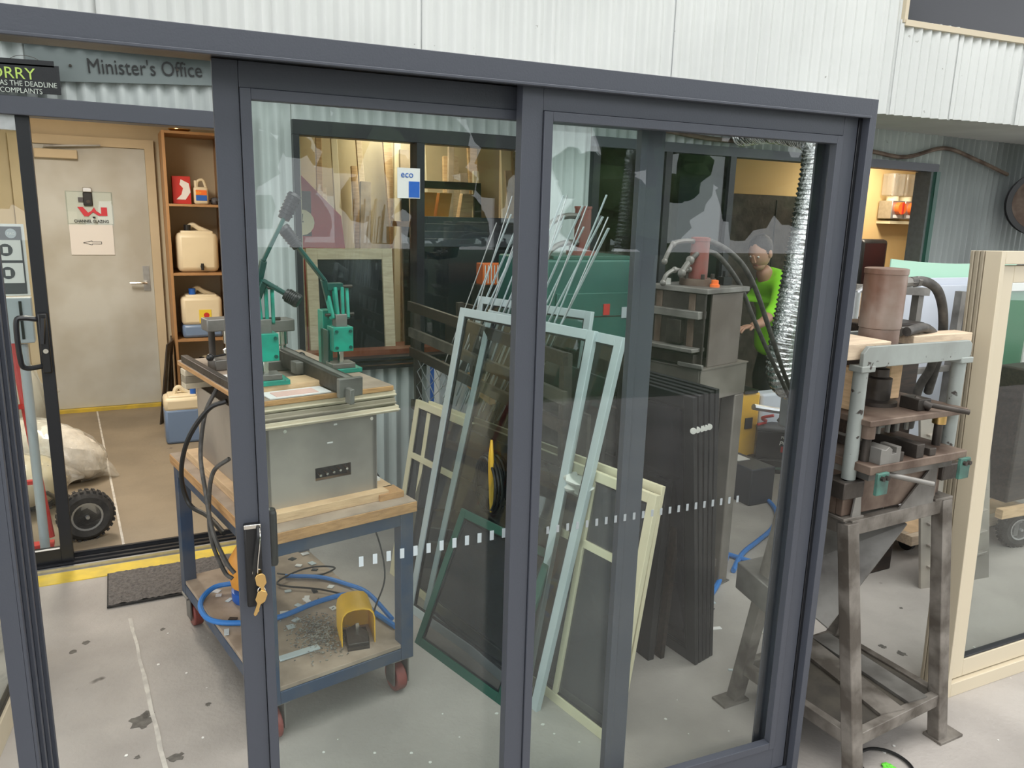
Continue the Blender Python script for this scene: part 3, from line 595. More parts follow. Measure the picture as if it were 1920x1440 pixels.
# cream extrusions stacked on the box
for k, (z, dz, ov, mt) in enumerate(((1.076, .022, .07, 'cream2'), (1.099, .026, .06, 'beige'), (1.126, .024, .065, 'cream2'))):
    e = thing('aluminium_extrusion', ['lowest of the three beige extrusions stacked on the steel cabinet', 'middle beige extrusion stacked on the steel cabinet', 'top beige extrusion, just under the press board'][k], 'extrusion', tuple(cp(.2, .12, z)), 'beige extrusions on the cabinet')
    cone('web', mt, e, -.08, a1+ov, .075+.008*k, .135, z, z+dz); cone('lip', mt, e, -.08, a1+ov, .065+.008*k, .0752+.008*k, z+dz*.3, z+dz*.55)
    cone('web', mt, e, -.08, a1+ov, .78, .84, z, z+dz)
# press board
pb = thing('press_board', 'timber board carrying the green hand presses on top of the cabinet', 'board', tuple(cp(.2, .5, 1.15)))
cone('board', 'ply', pb, -.075, .43, .085, .90, 1.151, 1.168, label='plywood board with orange edge'); cone('dust_sheet', 'plytop', pb, -.073, .428, .087, .898, 1.168, 1.1695, 0)
cone('plank', 'pine', thing('timber_plank', 'short pale timber plank under the left green press', 'timber', tuple(cp(.1, .2, 1.17))), -.01, .22, .19, .30, 1.17, 1.192)
cone('packer', 'pine', thing('timber_packer', 'timber packing block on the bench beside the cabinet, white strip on it', 'timber', tuple(cp(.42, .2, .762))), .385, .45, .13, .42, .762, .785)
ws = cbx(MB(), .40, .435, .2, .36, .785, .797).build('white_strip', M['white'], bev=.001, label='white plastic strip on the packer at the bench edge', category='strip')
wp = cbx(MB(), .36, .455, .06, .14, .762, .785).build('timber_packer', M['ply'], bev=.001, label='flat timber block at the right corner of the bench', category='timber')
mb = cbx(MB(), -.005, .20, .09, .185, 1.1705, 1.174).build('paper_sheet', M['white'], label='sheets of pinkish paper lying at the front of the press board', category='paper')
wpc = cbx(MB(), .02, .16, .1, .16, 1.174, 1.1765); wpc.build('paper_sheet', mat('pink_paper', (.72, .48, .42), .7), label='pink paper slip lying on the white paper sheets', category='paper')
# long steel bar
bar_ = thing('steel_bar', 'long heavy steel channel lying across the press board, end block facing the viewer', 'steel bar', tuple(cp(.3, .4, 1.17)))
P0 = aty(652, 728, 0) if False else None
pA = cp(.235, .035, 1.198); pB = cp(.20, .78, 1.232)
one('channel', M['darksteel'], bar_, 'bar', pA, pB, .05, .055, bev=.002); one('lip', M['steel'], bar_, 'bar', pA+V((0, 0, .0285)), pB+V((0, 0, .0285)), .02, .003)
dd = (pA-pB).normalized(); sdv = dd.cross(UPZ).normalized()
one('end_block', M['steel'], bar_, 'bar', pA+dd*.001-V((0, 0, .0))-sdv*-.0, pA+dd*.02, .085, .062, bev=.002); one('end_tooth', M['steel'], bar_, 'bar', pA+dd*.02+sdv*.015-V((0, 0, .022)), pA+dd*.055+sdv*.015-V((0, 0, .022)), .016, .05, bev=.002)

# green lever presses
def lever_press(label, c, hand, rz=0, sc=1.2):
    """c: foot of the press; hand: list of handle points (two levers)"""
    c = V(c); t = thing('lever_press', label, 'press', tuple(c), 'green lever presses'); m3 = Matrix.Rotation(rz, 3, 'Z')
    def L(x, y, z): return c + m3 @ V((x, y, z))*sc
    def bb(nm, x, y, z, sx, sy, sz, mt='green', bev=.002, parent=t): mb = MB(); mb.cbox(L(x, y, z), sx*sc, sy*sc, sz*sc, rot=m3); return mb.build(nm, M[mt], parent, bev=bev)
    bb('base', 0, .03, .007, .115, .13, .014); bb('anvil', 0, .0, .022, .075, .06, .016, 'steel')
    bb('column', -.022, .075, .10, .03, .05, .17); bb('column_plate', -.035, .04, .07, .004, .07, .12, 'dgreen')
    h = bb('head', .0, .0, .105, .062, .062, .075)
    for sx in (-.022, .022):
        for z in (.08, .13): mb = MB(); mb.cyl(L(sx, -.031, z), L(sx, -.036, z), .006, n=10); mb.build('bolt', M['dgreen'], h)
    bb('ram', 0, 0, .160, .035, .035, .04, 'steel'); bb('punch', 0, 0, .045, .014, .02, .05, 'chrome')
    for x in (-.032, -.012, .012, .034):
        o = MB(); a = .02 if abs(x) > .02 else .0
        o.bar(L(x*.75, -.004, .165), L(x, .01+a, .26), .012, .024); o.build('link', M['green'], t, bev=.003)
    bb('clevis', -.01, .02, .262, .05, .03, .022, 'dgreen'); mb = MB(); mb.cyl(L(-.045, 0, .178), L(.045, 0, .178), .006, n=8); mb.cyl(L(-.045, .012, .262), L(.045, .012, .262), .006, n=8); mb.build('pivot_pin', M['darksteel'], t)
    for (p, q) in hand:
        p = V(p); q = V(q); d = (q-p); g = p + d*.68
        lv = MB(); lv.bar(p, g, .012, .032, (0, -1, .2)); lv.bar(L(-.02, .03, .20), p+(q-p)*.02, .02, .028, (0, -1, 0)); lo = lv.build('lever', M['dgreen'], t, bev=.003)
        gm = MB(); gm.cyl(g - d*.02, q, .019, .022, n=14); 
        for k in range(5): cc_ = g + (q-g)*(.15+.17*k); gm.cyl(cc_, cc_ + d.normalized()*.004, .0232, n=14)
        gm.cyl(q, q + d.normalized()*.010, .0245, .021, n=14); gm.build('grip', M['blackplastic'], lo)
    return t
pc1 = cp(.375, .39, 1.170); pc2 = cp(.032, .225, 1.192)
YA = pc1.y; YB = pc2.y
lever_press('green lever press on the right of the board, long lever raised to the left', pc1, [(aty(608, 526, YA+.01), aty(533, 430, YA+.02))], R(5))
lever_press('green lever press at the left, half hidden by the charcoal stile, with two levers', pc2, [(aty(493, 490, YB), aty(551, 370, YB+.02)), (aty(494, 527, YB-.01), aty(556, 563, YB-.06))], R(5))
# bench presses with chrome columns
def col_press(label, c, rz=0, knob=None):
    c = V(c); t = thing('column_press', label, 'press', tuple(c), 'chrome column presses'); m3 = Matrix.Rotation(rz, 3, 'Z')
    def L(x, y, z): return c + m3 @ V((x, y, z))
    def bb(nm, x, y, z, sx, sy, sz, mt='steel'): mb = MB(); mb.cbox(L(x, y, z), sx, sy, sz, rot=m3); return mb.build(nm, M[mt], t, bev=.004)
    bb('bed', 0, 0, .02, .12, .10, .04); bb('yoke', -.01, .01, .165, .13, .08, .045)
    mb = MB(); mb.lathe([(.018, .04), (.018, .055), (.026, .058), (.026, .07), (.017, .075), (.017, .09), (.023, .095), (.023, .145)], L(.01, -.005, 0), n=18); mb.build('ram', M['chrome'], t)
    one('column', M['darksteel'], t, 'cyl', L(-.045, .03, .04), L(-.045, .03, .145), .012)
    if knob: k = MB(); k.tube([L(.0, -.04, .06), knob], .004, n=6, smooth=False); k.ball(knob, .014); k.build('ball_knob', M['blackplastic'], t)
    return t
pr1 = cp(.20, .55, 1.170); col_press('chrome column press behind the left green press, pale green yoke', pr1, R(10), cp(.24, .43, 1.235))
pr2 = cp(.045, .66, 1.170); col_press('chrome column press at the back left edge of the board, black ball knob', pr2, R(10), cp(-.035, .60, 1.225))
# small blocks, offcuts and papers on the board
cbx(MB(), .17, .20, .31, .36, 1.1925, 1.235).build('steel_block', M['steel'], bev=.002, label='upright steel block right of the left green press', category='block')
cbx(MB(), -.035, .06, .42, .52, 1.170, 1.174).build('paper_sheet', M['white'], label='folded white paper at the left edge of the board', category='paper')
cbx(MB(), -.070, -.045, .30, .86, 1.170, 1.195).build('steel_angle', M['darksteel'], bev=.002, label='dark steel angle along the left edge of the cabinet', category='steel bar')
cbx(MB(), .26, .36, .52, .62, 1.170, 1.178).build('paper_sheet', M['whiteplastic'], label='white plastic offcut behind the long steel bar', category='paper')
# foot pedal
fpd = thing('foot_pedal', 'yellow hooded foot pedal on the lower shelf of the bench trolley', 'foot pedal', tuple(cp(.38, .13, .212)))
prof = [(-.05, 0), (-.05, .085), (-.046, .105), (-.034, .119), (-.015, .124), (.015, .124), (.034, .119), (.046, .105), (.05, .085), (.05, 0), (.047, 0), (.047, .084), (.043, .102), (.032, .115), (.014, .120), (-.014, .120), (-.032, .115), (-.043, .102), (-.047, .084), (-.047, 0)]
PC = V((.685, 2.50, .2125)); pu = V((.985, -.12, 0)).normalized(); pv = V((.12, .985, 0)).normalized()
pu = pu*1.22; UZ = UPZ*1.15; mb = MB(); mb.prism(prof, PC, pu, UZ, pv*.14); mb.build('hood', M['yellow'], fpd)
mb = MB(); mb.prism([(-.047, 0), (.047, 0), (.047, .09), (-.047, .09)], PC+pv*.136, pu, UZ, pv*.004); mb.build('hood_back', M['yellow'], fpd)
mb = MB(); mb.prism([(-.034, -.03), (.026, -.03), (.032, .02), (.0, .075), (-.034, .05)], PC+UPZ*.018, pu, pv*.9+UPZ*.25, UPZ*.012); mb.build('treadle', M['darksteel'], fpd, bev=.002)
mb = MB(); mb.prism([(-.036, -.035), (.028, -.035), (.034, .02), (.034, .10), (-.036, .10)], PC, pu, pv, UPZ*.012); mb.build('base_plate', M['darksteel'], fpd)
mb = MB(); mb.cbox(PC+UPZ*.05+pv*.03, .012, .004, .04); mb.build('latch', M['chrome'], fpd)
# amber and blue air tool, blue hose, leads
at_ = thing('oil_pump', 'amber and blue plastic pump bottle at the back of the lower shelf', 'pump', tuple(cp(.07, .70, .212)))
mb = MB(); mb.lathe([(.05, 0), (.075, .02), (.085, .07), (.08, .13), (.05, .18), (.03, .20)], cp(.09, .66, .26)); mb.build('bowl', M['amber'], at_)
mb = MB(); mb.lathe([(.07, 0), (.075, .01), (.075, .045), (.06, .05)], cp(.09, .66, .2125)); mb.build('base', M['blue'], at_); one('outlet', M['blue'], at_, 'cyl', cp(.09, .66, .24), cp(.10, .54, .235), .022)
def hose(name, label, pts, r, mt, cat='hose', n=8, parent=None, sub=6):
    mb = MB(); mb.tube(pts, r, n=n, sub=sub); return mb.build(name, M[mt], label=label, category=cat)
z_ = .225
hose('air_hose', 'thick blue air hose looped over the lower shelf of the bench trolley', [atz(440, 1093, .25), atz(400, 1102, .24), atz(376, 1130, z_), atz(390, 1160, z_), atz(440, 1168, z_), atz(520, 1158, z_), atz(600, 1127, z_+.005), atz(660, 1115, z_+.01), atz(690, 1140, z_), atz(735, 1160, z_), cp(.41, .30, z_)][:9] + [atz(742, 1175, .225)], .0105, 'bluehose')
hose('air_hose', 'second blue air hose curving behind the yellow pedal', [atz(535, 1080, z_), atz(600, 1082, z_), atz(650, 1095, z_), atz(690, 1112, z_), atz(735, 1160, z_)], .009, 'bluehose')
hose('power_lead', 'thin black lead coiled at the back of the lower shelf', [atz(520, 1075, z_), atz(560, 1080, z_), atz(600, 1078, z_), atz(628, 1065, z_), atz(600, 1062, z_+.01), atz(560, 1070, z_+.01), atz(520, 1095, z_), atz(600, 1105, z_), atz(655, 1117, z_)], .004, 'cable')
hose('power_lead', 'thin black lead curving from under the bench top to the pedal', [cp(.38, .36, .70), cp(.44, .33, .62), cp(.47, .28, .5), cp(.46, .22, .38), cp(.40, .18, .30), cp(.37, .16, .26)], .0032, 'cable')
YH = 2.65
hose('hydraulic_hose', 'black hose arching off the left side of the bench in a wide loop', [aty(425, 752, 2.72), aty(390, 768, 2.75), aty(352, 825, 2.8), aty(340, 890, 2.85), aty(355, 945, 2.85), aty(390, 968, 2.75), aty(420, 1000, 2.6)], .0085, 'cable')
hose('hydraulic_hose', 'grey hose hanging down the left side of the bench cabinet', [aty(407, 728, 2.85), aty(385, 775, 2.85), aty(376, 850, 2.8), aty(385, 920, 2.7), aty(400, 1000, 2.62), aty(425, 1055, 2.58), aty(440, 1075, 2.56)], .0075, 'hose')
hose('hydraulic_hose', 'third hose curving down from the mesh side of the cabinet', [aty(430, 860, 2.62), aty(400, 885, 2.66), aty(392, 940, 2.68), aty(396, 1010, 2.66), aty(420, 1070, 2.64), aty(436, 1085, 2.62)], .0075, 'hose')
# offcuts on the lower shelf
random.seed(5)
spots = [(500, 1200), (572, 1038), (600, 1043), (585, 1056), (612, 1050), (560, 1060), (548, 1048), (590, 1068), (632, 1058), (560, 1082), (625, 1140), (533, 1148), (540, 1108), (410, 1116), (430, 1125), (437, 1160), (425, 1185), (560, 1135), (575, 1125), (590, 1108), (555, 1162), (575, 1122), (620, 1100), (545, 1175), (405, 1108)]
spots.sort(); ok_ = 0
for i, (px, py) in enumerate(spots):
    c = atz(px, py, .2135+.0015*(i % 3)); 
    if not (-.10 < (c-C0).dot(cu) < .44): continue
    ok_ += 1
    mb = MB(); mb.cbox(c, random.uniform(.022, .045), random.uniform(.016, .028), .003, rz=random.uniform(0, 3.1)); mb.build('metal_offcut', M[random.choice(['white', 'silver', 'whiteplastic', 'blackplastic', 'white'])], label=nth(ok_-1)+' from the left of the small offcuts on the lower trolley shelf', category='offcut', group='metal offcuts on the lower shelf')
mb = MB()
for i in range(700):
    c = atz(602+random.gauss(0, 27), 1188+random.gauss(0, 19), .2135+random.random()*.008*1); mb.cbox(c, random.uniform(.003, .010), random.uniform(.002, .006), .002, rz=random.uniform(0, 3))
mb.build('swarf_pile', M['swarf'], kind='stuff', label='scattered bright metal swarf beside the yellow foot pedal', category='swarf')
a = atz(523, 1238, .2135); b = atz(598, 1214, .2135); mb = MB(); mb.bar(a+V((0, 0, .004)), b+V((0, 0, .004)), .03, .006); mb.build('flat_bar', M['silver'], bev=.001, label='pale flat aluminium bar lying in front of the swarf', category='strip')

# ================================================================ OFFICE, SEEN THROUGH THE OPEN LEFT BAY
def text_on(parent, txt, size, x, y, z, mt, align='CENTER', **k): return lettering(txt, size, (x, y, z), (1, 0, 0), (0, 0, 1), M[mt], parent, align, **k)
# signs on the cladding
sg = thing('office_sign', 'long grey-green sign with Minister\'s Office tucked under the upper cladding', 'sign', (.15, 4.16, 2.3))
one('board', mat('sign_board', (.13, .16, .16), .5, 0, (.17, .2, .2), 3, .6), sg, 'frame', (-.29, 4.158, 2.275), V((.95, 0, .062)), V((0, .006, 0)), V((0, 0, .17)))
lettering("Minister's Office", .092, (-.055, 4.153, 2.328), (1, 0, .062), (-.062, 0, 1), M['blackplastic'], sg, sx=.80, name='lettering')
for x in (-.12, .32): one('screw', M['darksteel'], sg, 'cyl', (x, 4.15, 2.36+.06*x), (x, 4.158, 2.36+.06*x), .006)
ss = thing('slogan_sign', 'small black hanging sign with lime capital letters above the office door', 'sign', (-.35, 4.13, 2.2))
one('board', M['black'], ss, 'frame', (-.62, 4.078, 2.205), V((.458, 0, .012)), V((0, .008, 0)), V((0, 0, .118)), bev=.001); one('board_top', M['black'], ss, 'frame', (-.62, 4.078, 2.315), V((.44, 0, .012)), V((0, .008, 0)), V((0, 0, .026)))
lm = mat('lime_print', (.42, .58, .12), .6); wm = mat('pale_print', (.5, .55, .5), .6)
lettering('SORRY', .066, (-.452, 4.0765, 2.266), (1, 0, .02), (-.02, 0, 1), lm, ss, sx=.98)
lettering('YESTERDAY WAS THE DEADLINE', .030, (-.175, 4.0765, 2.243), (1, 0, .02), (-.02, 0, 1), wm, ss, 'RIGHT', sx=.86); lettering('FOR ALL COMPLAINTS', .030, (-.232, 4.0765, 2.213), (1, 0, .02), (-.02, 0, 1), wm, ss, 'RIGHT', sx=.86)
mb = MB(); mb.tube([(-.36, 4.08, 2.335), (-.31, 4.09, 2.365), (-.25, 4.09, 2.36), (-.21, 4.08, 2.325)], .0015, n=4); mb.build('cord', M['darksteel'], ss)
# papers on the grey door
pa = thing('paper_notice', 'printed sheet in a plastic sleeve with a red logo taped to the grey door', 'notice', (-.165, 7.4, 1.6))
one('sheet', M['white'], pa, 'box', -.327, -.002, 7.392, 7.396, 1.59, 1.842)
one('sleeve', M['g_clear'], pa, 'box', -.335, .005, 7.386, 7.387, 1.58, 1.85)
rl = mat('logo_red', (.6, .03, .05), .5)
mb = MB(); mb.prism([(0, .09), (.04, .09), (.075, .045), (.10, .06), (.12, .09), (.135, .06), (.17, .035), (.17, .09), (.215, .09), (.215, .02), (.15, .02), (.11, .05), (.075, .015), (.045, .015)], (-.255, 7.3845, 1.634), (1, 0, 0), (0, 0, 1), (0, .002, 0)); mb.build('logo', rl, pa)
one('logo_dot', M['blackplastic'], pa, 'box', -.15, -.13, 7.384, 7.386, 1.634, 1.648)
text_on(pa, 'CHANNEL GLAZING', .032, -.16, 7.384, 1.599, 'blackplastic', bold=.0006, sx=.86)
ar = thing('paper_notice', 'plain sheet with an outlined arrow pointing left, below the logo sheet', 'notice', (-.165, 7.4, 1.35)); one('sheet', M['white'], ar, 'box', -.327, -.008, 7.391, 7.396, 1.335, 1.587)
arrow = [(-.235, 1.434), (-.17, 1.45), (-.17, 1.442), (-.10, 1.442), (-.10, 1.424), (-.17, 1.424), (-.17, 1.416)]
mb = MB()
for i in range(len(arrow)): a = arrow[i]; b = arrow[(i+1) % 7]; mb.bar((a[0], 7.390, a[1]), (b[0], 7.390, b[1]), .0035, .003, (0, 1, 0))
mb.build('arrow_outline', M['blackplastic'], ar)
dc = thing('door_viewer', 'small black door camera with silver top above the red logo', 'door camera', (-.175, 7.38, 1.73))
one('body', M['blackplastic'], dc, 'box', -.208, -.14, 7.365, 7.39, 1.735, 1.84, bev=.006); one('cap', M['alu'], dc, 'box', -.208, -.14, 7.363, 7.39, 1.842, 1.88, bev=.006); one('lens', M['darksteel'], dc, 'cyl', (-.172, 7.365, 1.768), (-.172, 7.36, 1.768), .014); one('side_clip', M['dkgrey'], dc, 'box', -.245, -.208, 7.375, 7.39, 1.765, 1.80)
# bookshelf unit
su = thing('shelf_unit', 'tall orange-brown timber shelf unit with open shelves in the office', 'shelves', (.6, 7.1, 0))
one('side_panel', M['shelfwood'], su, 'box', .385, .407, 6.9, 7.35, 0, 2.335, bev=.002); one('side_panel', M['shelfwood'], su, 'box', .812, .832, 6.9, 7.35, 0, 2.335, bev=.002); one('back_panel', M['roomwall'], su, 'box', .407, .812, 7.34, 7.35, 0, 2.31)
for z in (2.313, 1.75, 1.195, .645, .08): one('shelf', M['shelfwood'], su, 'box', .407, .812, 6.9, 7.34, z, z+.02, bev=.001)
def jerry(label, x0, x1, y0, y1, z0, z1, mt, cap='blackplastic', band=None, tap=False, group='plastic jerrycans', lab=None, capx=.3, level=None):
    t = thing('jerrycan', label, 'jerrycan', ((x0+x1)/2, (y0+y1)/2, z0), group); w_, h = x1-x0, z1-z0; hb = h*.82
    if level:
        one('body', M['jugblue'], t, 'box', x0, x1, y0, y1, z0, z0+h*level, bev=w_*.08); one('upper_body', M[mt], t, 'box', x0, x1, y0, y1, z0+h*level*.93, z0+hb, bev=w_*.10)
    else: one('body', M[mt], t, 'box', x0, x1, y0, y1, z0, z0+hb, bev=w_*.13)
    ym = (y0+y1)/2
    mb = MB(); mb.tube([(x0+w_*.30, ym, z0+hb*.97), (x0+w_*.36, ym, z0+h*.93), (x0+w_*.46, ym, z0+h*.96), (x0+w_*.58, ym, z0+h*.90), (x0+w_*.85, ym, z0+hb*.98)], w_*.065, n=8); mb.build('handle', M[mt], t)
    one('shoulder', M[mt], t, 'box', x0+w_*.12, x1-w_*.1, y0+.02, y1-.02, z0+hb*.9, z0+hb*1.04, bev=w_*.04)
    one('cap', M[cap], t, 'cyl', (x0+w_*capx, y0+(y1-y0)*.3, z0+hb), (x0+w_*capx, y0+(y1-y0)*.3, z0+h*.97), w_*.085)
    if tap: mb = MB(); mb.cyl((x0+w_*.58, y0, z0+.05), (x0+w_*.58, y0-.035, z0+.045), .014); mb.cyl((x0+w_*.58, y0-.03, z0+.02), (x0+w_*.58, y0-.03, z0+.075), .012); mb.build('tap', M['blackplastic'], t)
    if lab:
        one('label_sheet', lab, t, 'box', x0+w_*.42, x0+w_*.72, y0-.003, y0, z0+h*.30, z0+h*.56); one('label_mark', M['red'], t, 'cyl', (x0+w_*.6, y0-.004, z0+h*.45), (x0+w_*.6, y0-.003, z0+h*.45), w_*.07)
    return t
jerry('cream jerrycan with black tap on the middle shelf, label-free', .445, .77, 6.95, 7.2, 1.217, 1.615, 'jug', tap=True)
yl = mat('yellow_label', (.8, .6, .05), .5)
jerry('cream jerrycan with a yellow label and blue liquid in its foot', .452, .775, 6.95, 7.2, .667, 1.09, 'jug', cap='blue', lab=yl, level=.27)
jerry('small cream jerrycan on the lowest visible shelf, behind the bench', .52, .76, 6.95, 7.15, .101, .50, 'jug')
jerry('squat jerrycan standing on the office floor, two thirds full of blue liquid', .235, .49, 6.10, 6.32, 0, .43, 'jug', cap='blue', level=.62, capx=.82)
bx_ = thing('glove_box', 'red and white carton of dust masks on the upper shelf', 'carton', (.51, 7.05, 1.771))
one('carton', M['red'], bx_, 'box', .447, .585, 7.0, 7.1, 1.771, 1.99, bev=.002); mb = MB(); mb.prism([(.02, .03), (.09, .03), (.13, .09), (.12, .16), (.06, .19), (.05, .15), (.075, .12), (.06, .07)], (.452, 6.997, 1.775), (1, 0, 0), (0, 0, 1), (0, .003, 0)); mb.build('printed_mask', M['white'], bx_)
bt = thing('chemical_bottle', 'small cream handled bottle with an orange and blue label on the upper shelf', 'bottle', (.66, 7.0, 1.771))
one('body', M['jug'], bt, 'box', .605, .715, 6.96, 7.03, 1.771, 1.91, bev=.015); one('label_top', M['orange'], bt, 'box', .618, .702, 6.957, 6.96, 1.845, 1.885); one('label_foot', M['blue'], bt, 'box', .618, .702, 6.957, 6.96, 1.80, 1.843)
mb = MB(); mb.tube([(.63, 6.995, 1.905), (.64, 6.995, 1.955), (.68, 6.995, 1.965), (.702, 6.995, 1.905)], .011, n=8); mb.cyl((.625, 6.995, 1.905), (.625, 6.995, 1.96), .014); mb.build('handle', M['jug'], bt)
text_on(bt, '60+', .03, .64, 6.9565, 1.852, 'yellow')
crumple('cloth_bundle', 'dark rag bundle on the upper shelf beside the small bottle', 'cloth', (.765, 7.02, 1.80), .035, .04, .028, 'dkgrey', seedv=8)
mb = MB(); mb.lathe([(.0, 0), (.05, 0), (.085, .02), (.085, .028), (.03, .022)], (.53, 7.05, 2.3345)); mb.build('metal_dish', M['brass'], label='shallow metal dish on top of the shelf unit', category='dish')
for i in range(3):
    slab('glazed_casement', ['dusty dark sash leaning against the shelf side, front of three', 'dusty dark sash leaning against the shelf side, middle of three', 'dusty dark sash leaning against the shelf side, rear of three'][i], 'window sash',
         ((.215+.045*i, 6.72+.10*i, 0), (.295+.03*i, 6.95+.12*i, 0), (.365, 6.95+.12*i, .66), (.305+.025*i, 6.72+.10*i, .66)), .012, 'darksteel' if i != 1 else 'steel', group='dusty sashes beside the shelves')
# bags, hand truck
def bag(label, c, rx, ry, rz, rot, seedv, tint='foam'):
    random.seed(seedv); t = thing('foam_bag', label, 'bag', (c[0], c[1], 0)); m3 = Matrix.Rotation(rot[2], 3, 'Z') @ Matrix.Rotation(rot[1], 3, 'Y')
    mb = MB(); mb.ball(c, rx, ry, rz, n=26, m=18, jit=.05, rot=m3); mb.build('filling', M[tint], t)
    mb = MB(); mb.ball(c, rx*1.07, ry*1.06, rz*1.05, n=22, m=14, jit=.05, rot=m3); e = V(c) + m3 @ V((rx*1.02, 0, -.01)); mb.tube([V(c)+m3@V((rx*.7, 0, -.03)), e, e + m3 @ V((.09, .02, -.03))], .03, n=8, rf=lambda q: .11*(1-q)**1.2+.012); mb.build('film', M['bagfilm'], t); return t
bag('clear sack full of white packing foam lying beside the sliding door', (-.47, 5.55, .20), .33, .22, .17, (0, .38, -.25), 2)
bag('second foam sack propped upright behind the pane, further left', (-.75, 6.1, .42), .24, .26, .36, (0, -.2, .3), 4, 'lcd')
bag('yellowish sack squashed under the white foam sack', (-.62, 5.05, .17), .26, .22, .15, (0, 0, .2), 6, 'jug')
ht = thing('hand_truck', 'red hand truck with two knobbly pneumatic wheels behind the sliding pane', 'hand truck', (-.42, 4.6, 0))
def wheel(parent, c, ax, r, wd, nm='wheel'):
    c = V(c); ax = V(ax).normalized(); o = MB(); h = wd/2
    o.lathe([(r*.55, -h*.8), (r*.8, -h), (r*.94, -h*.75), (r, -h*.35), (r, h*.35), (r*.94, h*.75), (r*.8, h), (r*.55, h*.8)], c, ax, n=28)
    a = ax.orthogonal().normalized(); b = ax.cross(a)
    for k in range(28):
        t = 2*math.pi*k/28; d = a*math.cos(t)+b*math.sin(t); tg = ax.cross(d)
        for sgn in (-1, 1): o.frame(c + d*(r-.004) + ax*(h*.12*sgn+(.0 if sgn > 0 else -h*.55)) - tg*r*.06, ax*h*.55, tg*r*.12, d*.009)
    w = o.build(nm, M['tyre'], parent)
    i = MB(); i.lathe([(r*.55, h*.80), (r*.57, h*.86), (r*.50, h*.84), (r*.44, h*.35), (r*.25, h*.30), (r*.2, h*.6), (r*.08, h*.7), (r*.07, h*1.2), (0, h*1.2)], c, ax, n=24); i.lathe([(r*.55, 0), (r*.55, h*.3), (0, h*.3)], c, ax, n=24); i.build('rim', M['alu'], w); return w
wheel(ht, (-.245, 4.45, .135), (.22, -1, .0), .135, .085); wheel(ht, (-.50, 5.02, .135), (.22, -1, 0), .135, .085)
for x in (-.48, -.80): one('upright', M['red'], ht, 'tube', [(x+.07, 4.42, .05), (x+.03, 4.46, .5), (x-.03, 4.52, 1.25)], .017)
one('axle', M['darksteel'], ht, 'cyl', (-.25, 4.46, .135), (-.50, 5.0, .135), .012); one('toe_plate', M['red'], ht, 'box', -.80, -.40, 4.40, 4.46, .0, .02)
for z in (.35, .75): one('cross_bar', M['red'], ht, 'bar', (-.44, 4.45, z), (-.77, 4.45, z), .03, .02)
po = thing('wall_poster', 'dark grey check-in poster in a white border behind the office glass', 'poster', (-.5, 4.27, 1.3))
one('sheet', M['white'], po, 'box', -.66, -.372, 4.262, 4.265, 1.325, 1.655); one('print', M['dkgrey'], po, 'box', -.65, -.384, 4.259, 4.262, 1.335, 1.643)
for z in (1.385, 1.49): one('panel', M['white'], po, 'box', -.64, -.39, 4.256, 4.259, z, z+.092)
for z in (1.432, 1.537): one('round_icon', M['dkgrey'], po, 'cyl', (-.452, 4.256, z), (-.452, 4.2545, z), .028)
for z in (1.432, 1.537): one('icon_mark', M['white'], po, 'box', -.462, -.442, 4.2530, 4.2545, z-.014, z+.014)
one('badge', M['grey'], po, 'cyl', (-.425, 4.259, 1.612), (-.425, 4.2575, 1.612), .022); text_on(po, 'TAG', .016, -.425, 4.257, 1.606, 'white')
lb = thing('letter_box', 'grey letter box with a black slot strip under the poster', 'box', (-.46, 4.3, 1.1)); one('box', M['grey'], lb, 'box', -.56, -.375, 4.262, 4.33, 1.10, 1.315, bev=.004); one('slot', M['blackplastic'], lb, 'box', -.425, -.413, 4.257, 4.262, 1.12, 1.30)
one('waste_pipe', M['grey'], None, 'cyl', (-.43, 4.30, .0), (-.43, 4.30, 1.09), .022, label='pale plastic pipe standing below the letter box', category='pipe')
# door mat
mt_ = thing('door_mat', 'rectangular grey coir door mat lying across the yellow line by the office door', 'mat', (.15, 3.76, 0))
mb = MB(); nx, ny = 60, 34; x0, x1, y0, y1 = -.145, .62, 3.585, 3.925
for j in range(ny+1):
    for i in range(nx+1): mb.v.append(V((x0+(x1-x0)*i/nx, y0+(y1-y0)*j/ny, .012+random.uniform(0, .006))))
for j in range(ny):
    for i in range(nx): a = j*(nx+1)+i; mb.f.append((a, a+1, a+nx+2, a+nx+1))
mb.build('pile', M['mattex'], mt_, kind='stuff'); one('rubber_edge', M['rubber'], mt_, 'box', x0-.006, x1+.006, y0-.006, y1+.006, .004, .012)

# ================================================================ STORE ROOM BEHIND WINDOW 1
random.seed(21)
for i in range(26):
    x = 1.0+.085*i+random.uniform(-.02, .02); y = 5.95-.06*(i % 4); w_ = random.uniform(.04, .09); h = random.uniform(1.9, 2.45); ln = random.uniform(-.12, .16)
    mb = MB(); mb.bar((x, y-.25, .01), (x+ln, y+.1, h), w_, .03, (0, -1, 0)); mb.build('timber_length', M[['pine', 'palepine', 'cream2', 'plytop'][i % 4]], bev=.002, label=nth(i)+' from the left of the '+['timber', 'pale', 'cream', 'dusty'][i % 4]+' and other lengths standing in the store', category='timber', group='timber lengths in the store room')
slab('sign_board', 'dark red board with white figures leaning behind the store window', 'board', ((1.02, 4.92, .86), (1.38, 4.95, .86), (1.30, 5.0, 1.72), (1.03, 4.98, 1.98)), .012, 'red')
wbn = thing('store_bench', 'timber bench under the store window carrying the leaning frames', 'bench', (1.6, 4.7, 0)); one('top', M['redbrown'], wbn, 'box', .92, 2.52, 4.32, 5.15, .83, .86)
for x in (.96, 2.44):
    for y in (4.36, 5.08): one('leg', M['redbrown'], wbn, 'box', x, x+.04, y, y+.04, 0, .83)
ck = thing('wall_clock', 'round pale clock face behind the left edge of the store window', 'clock', (1.0, 4.7, 1.5))
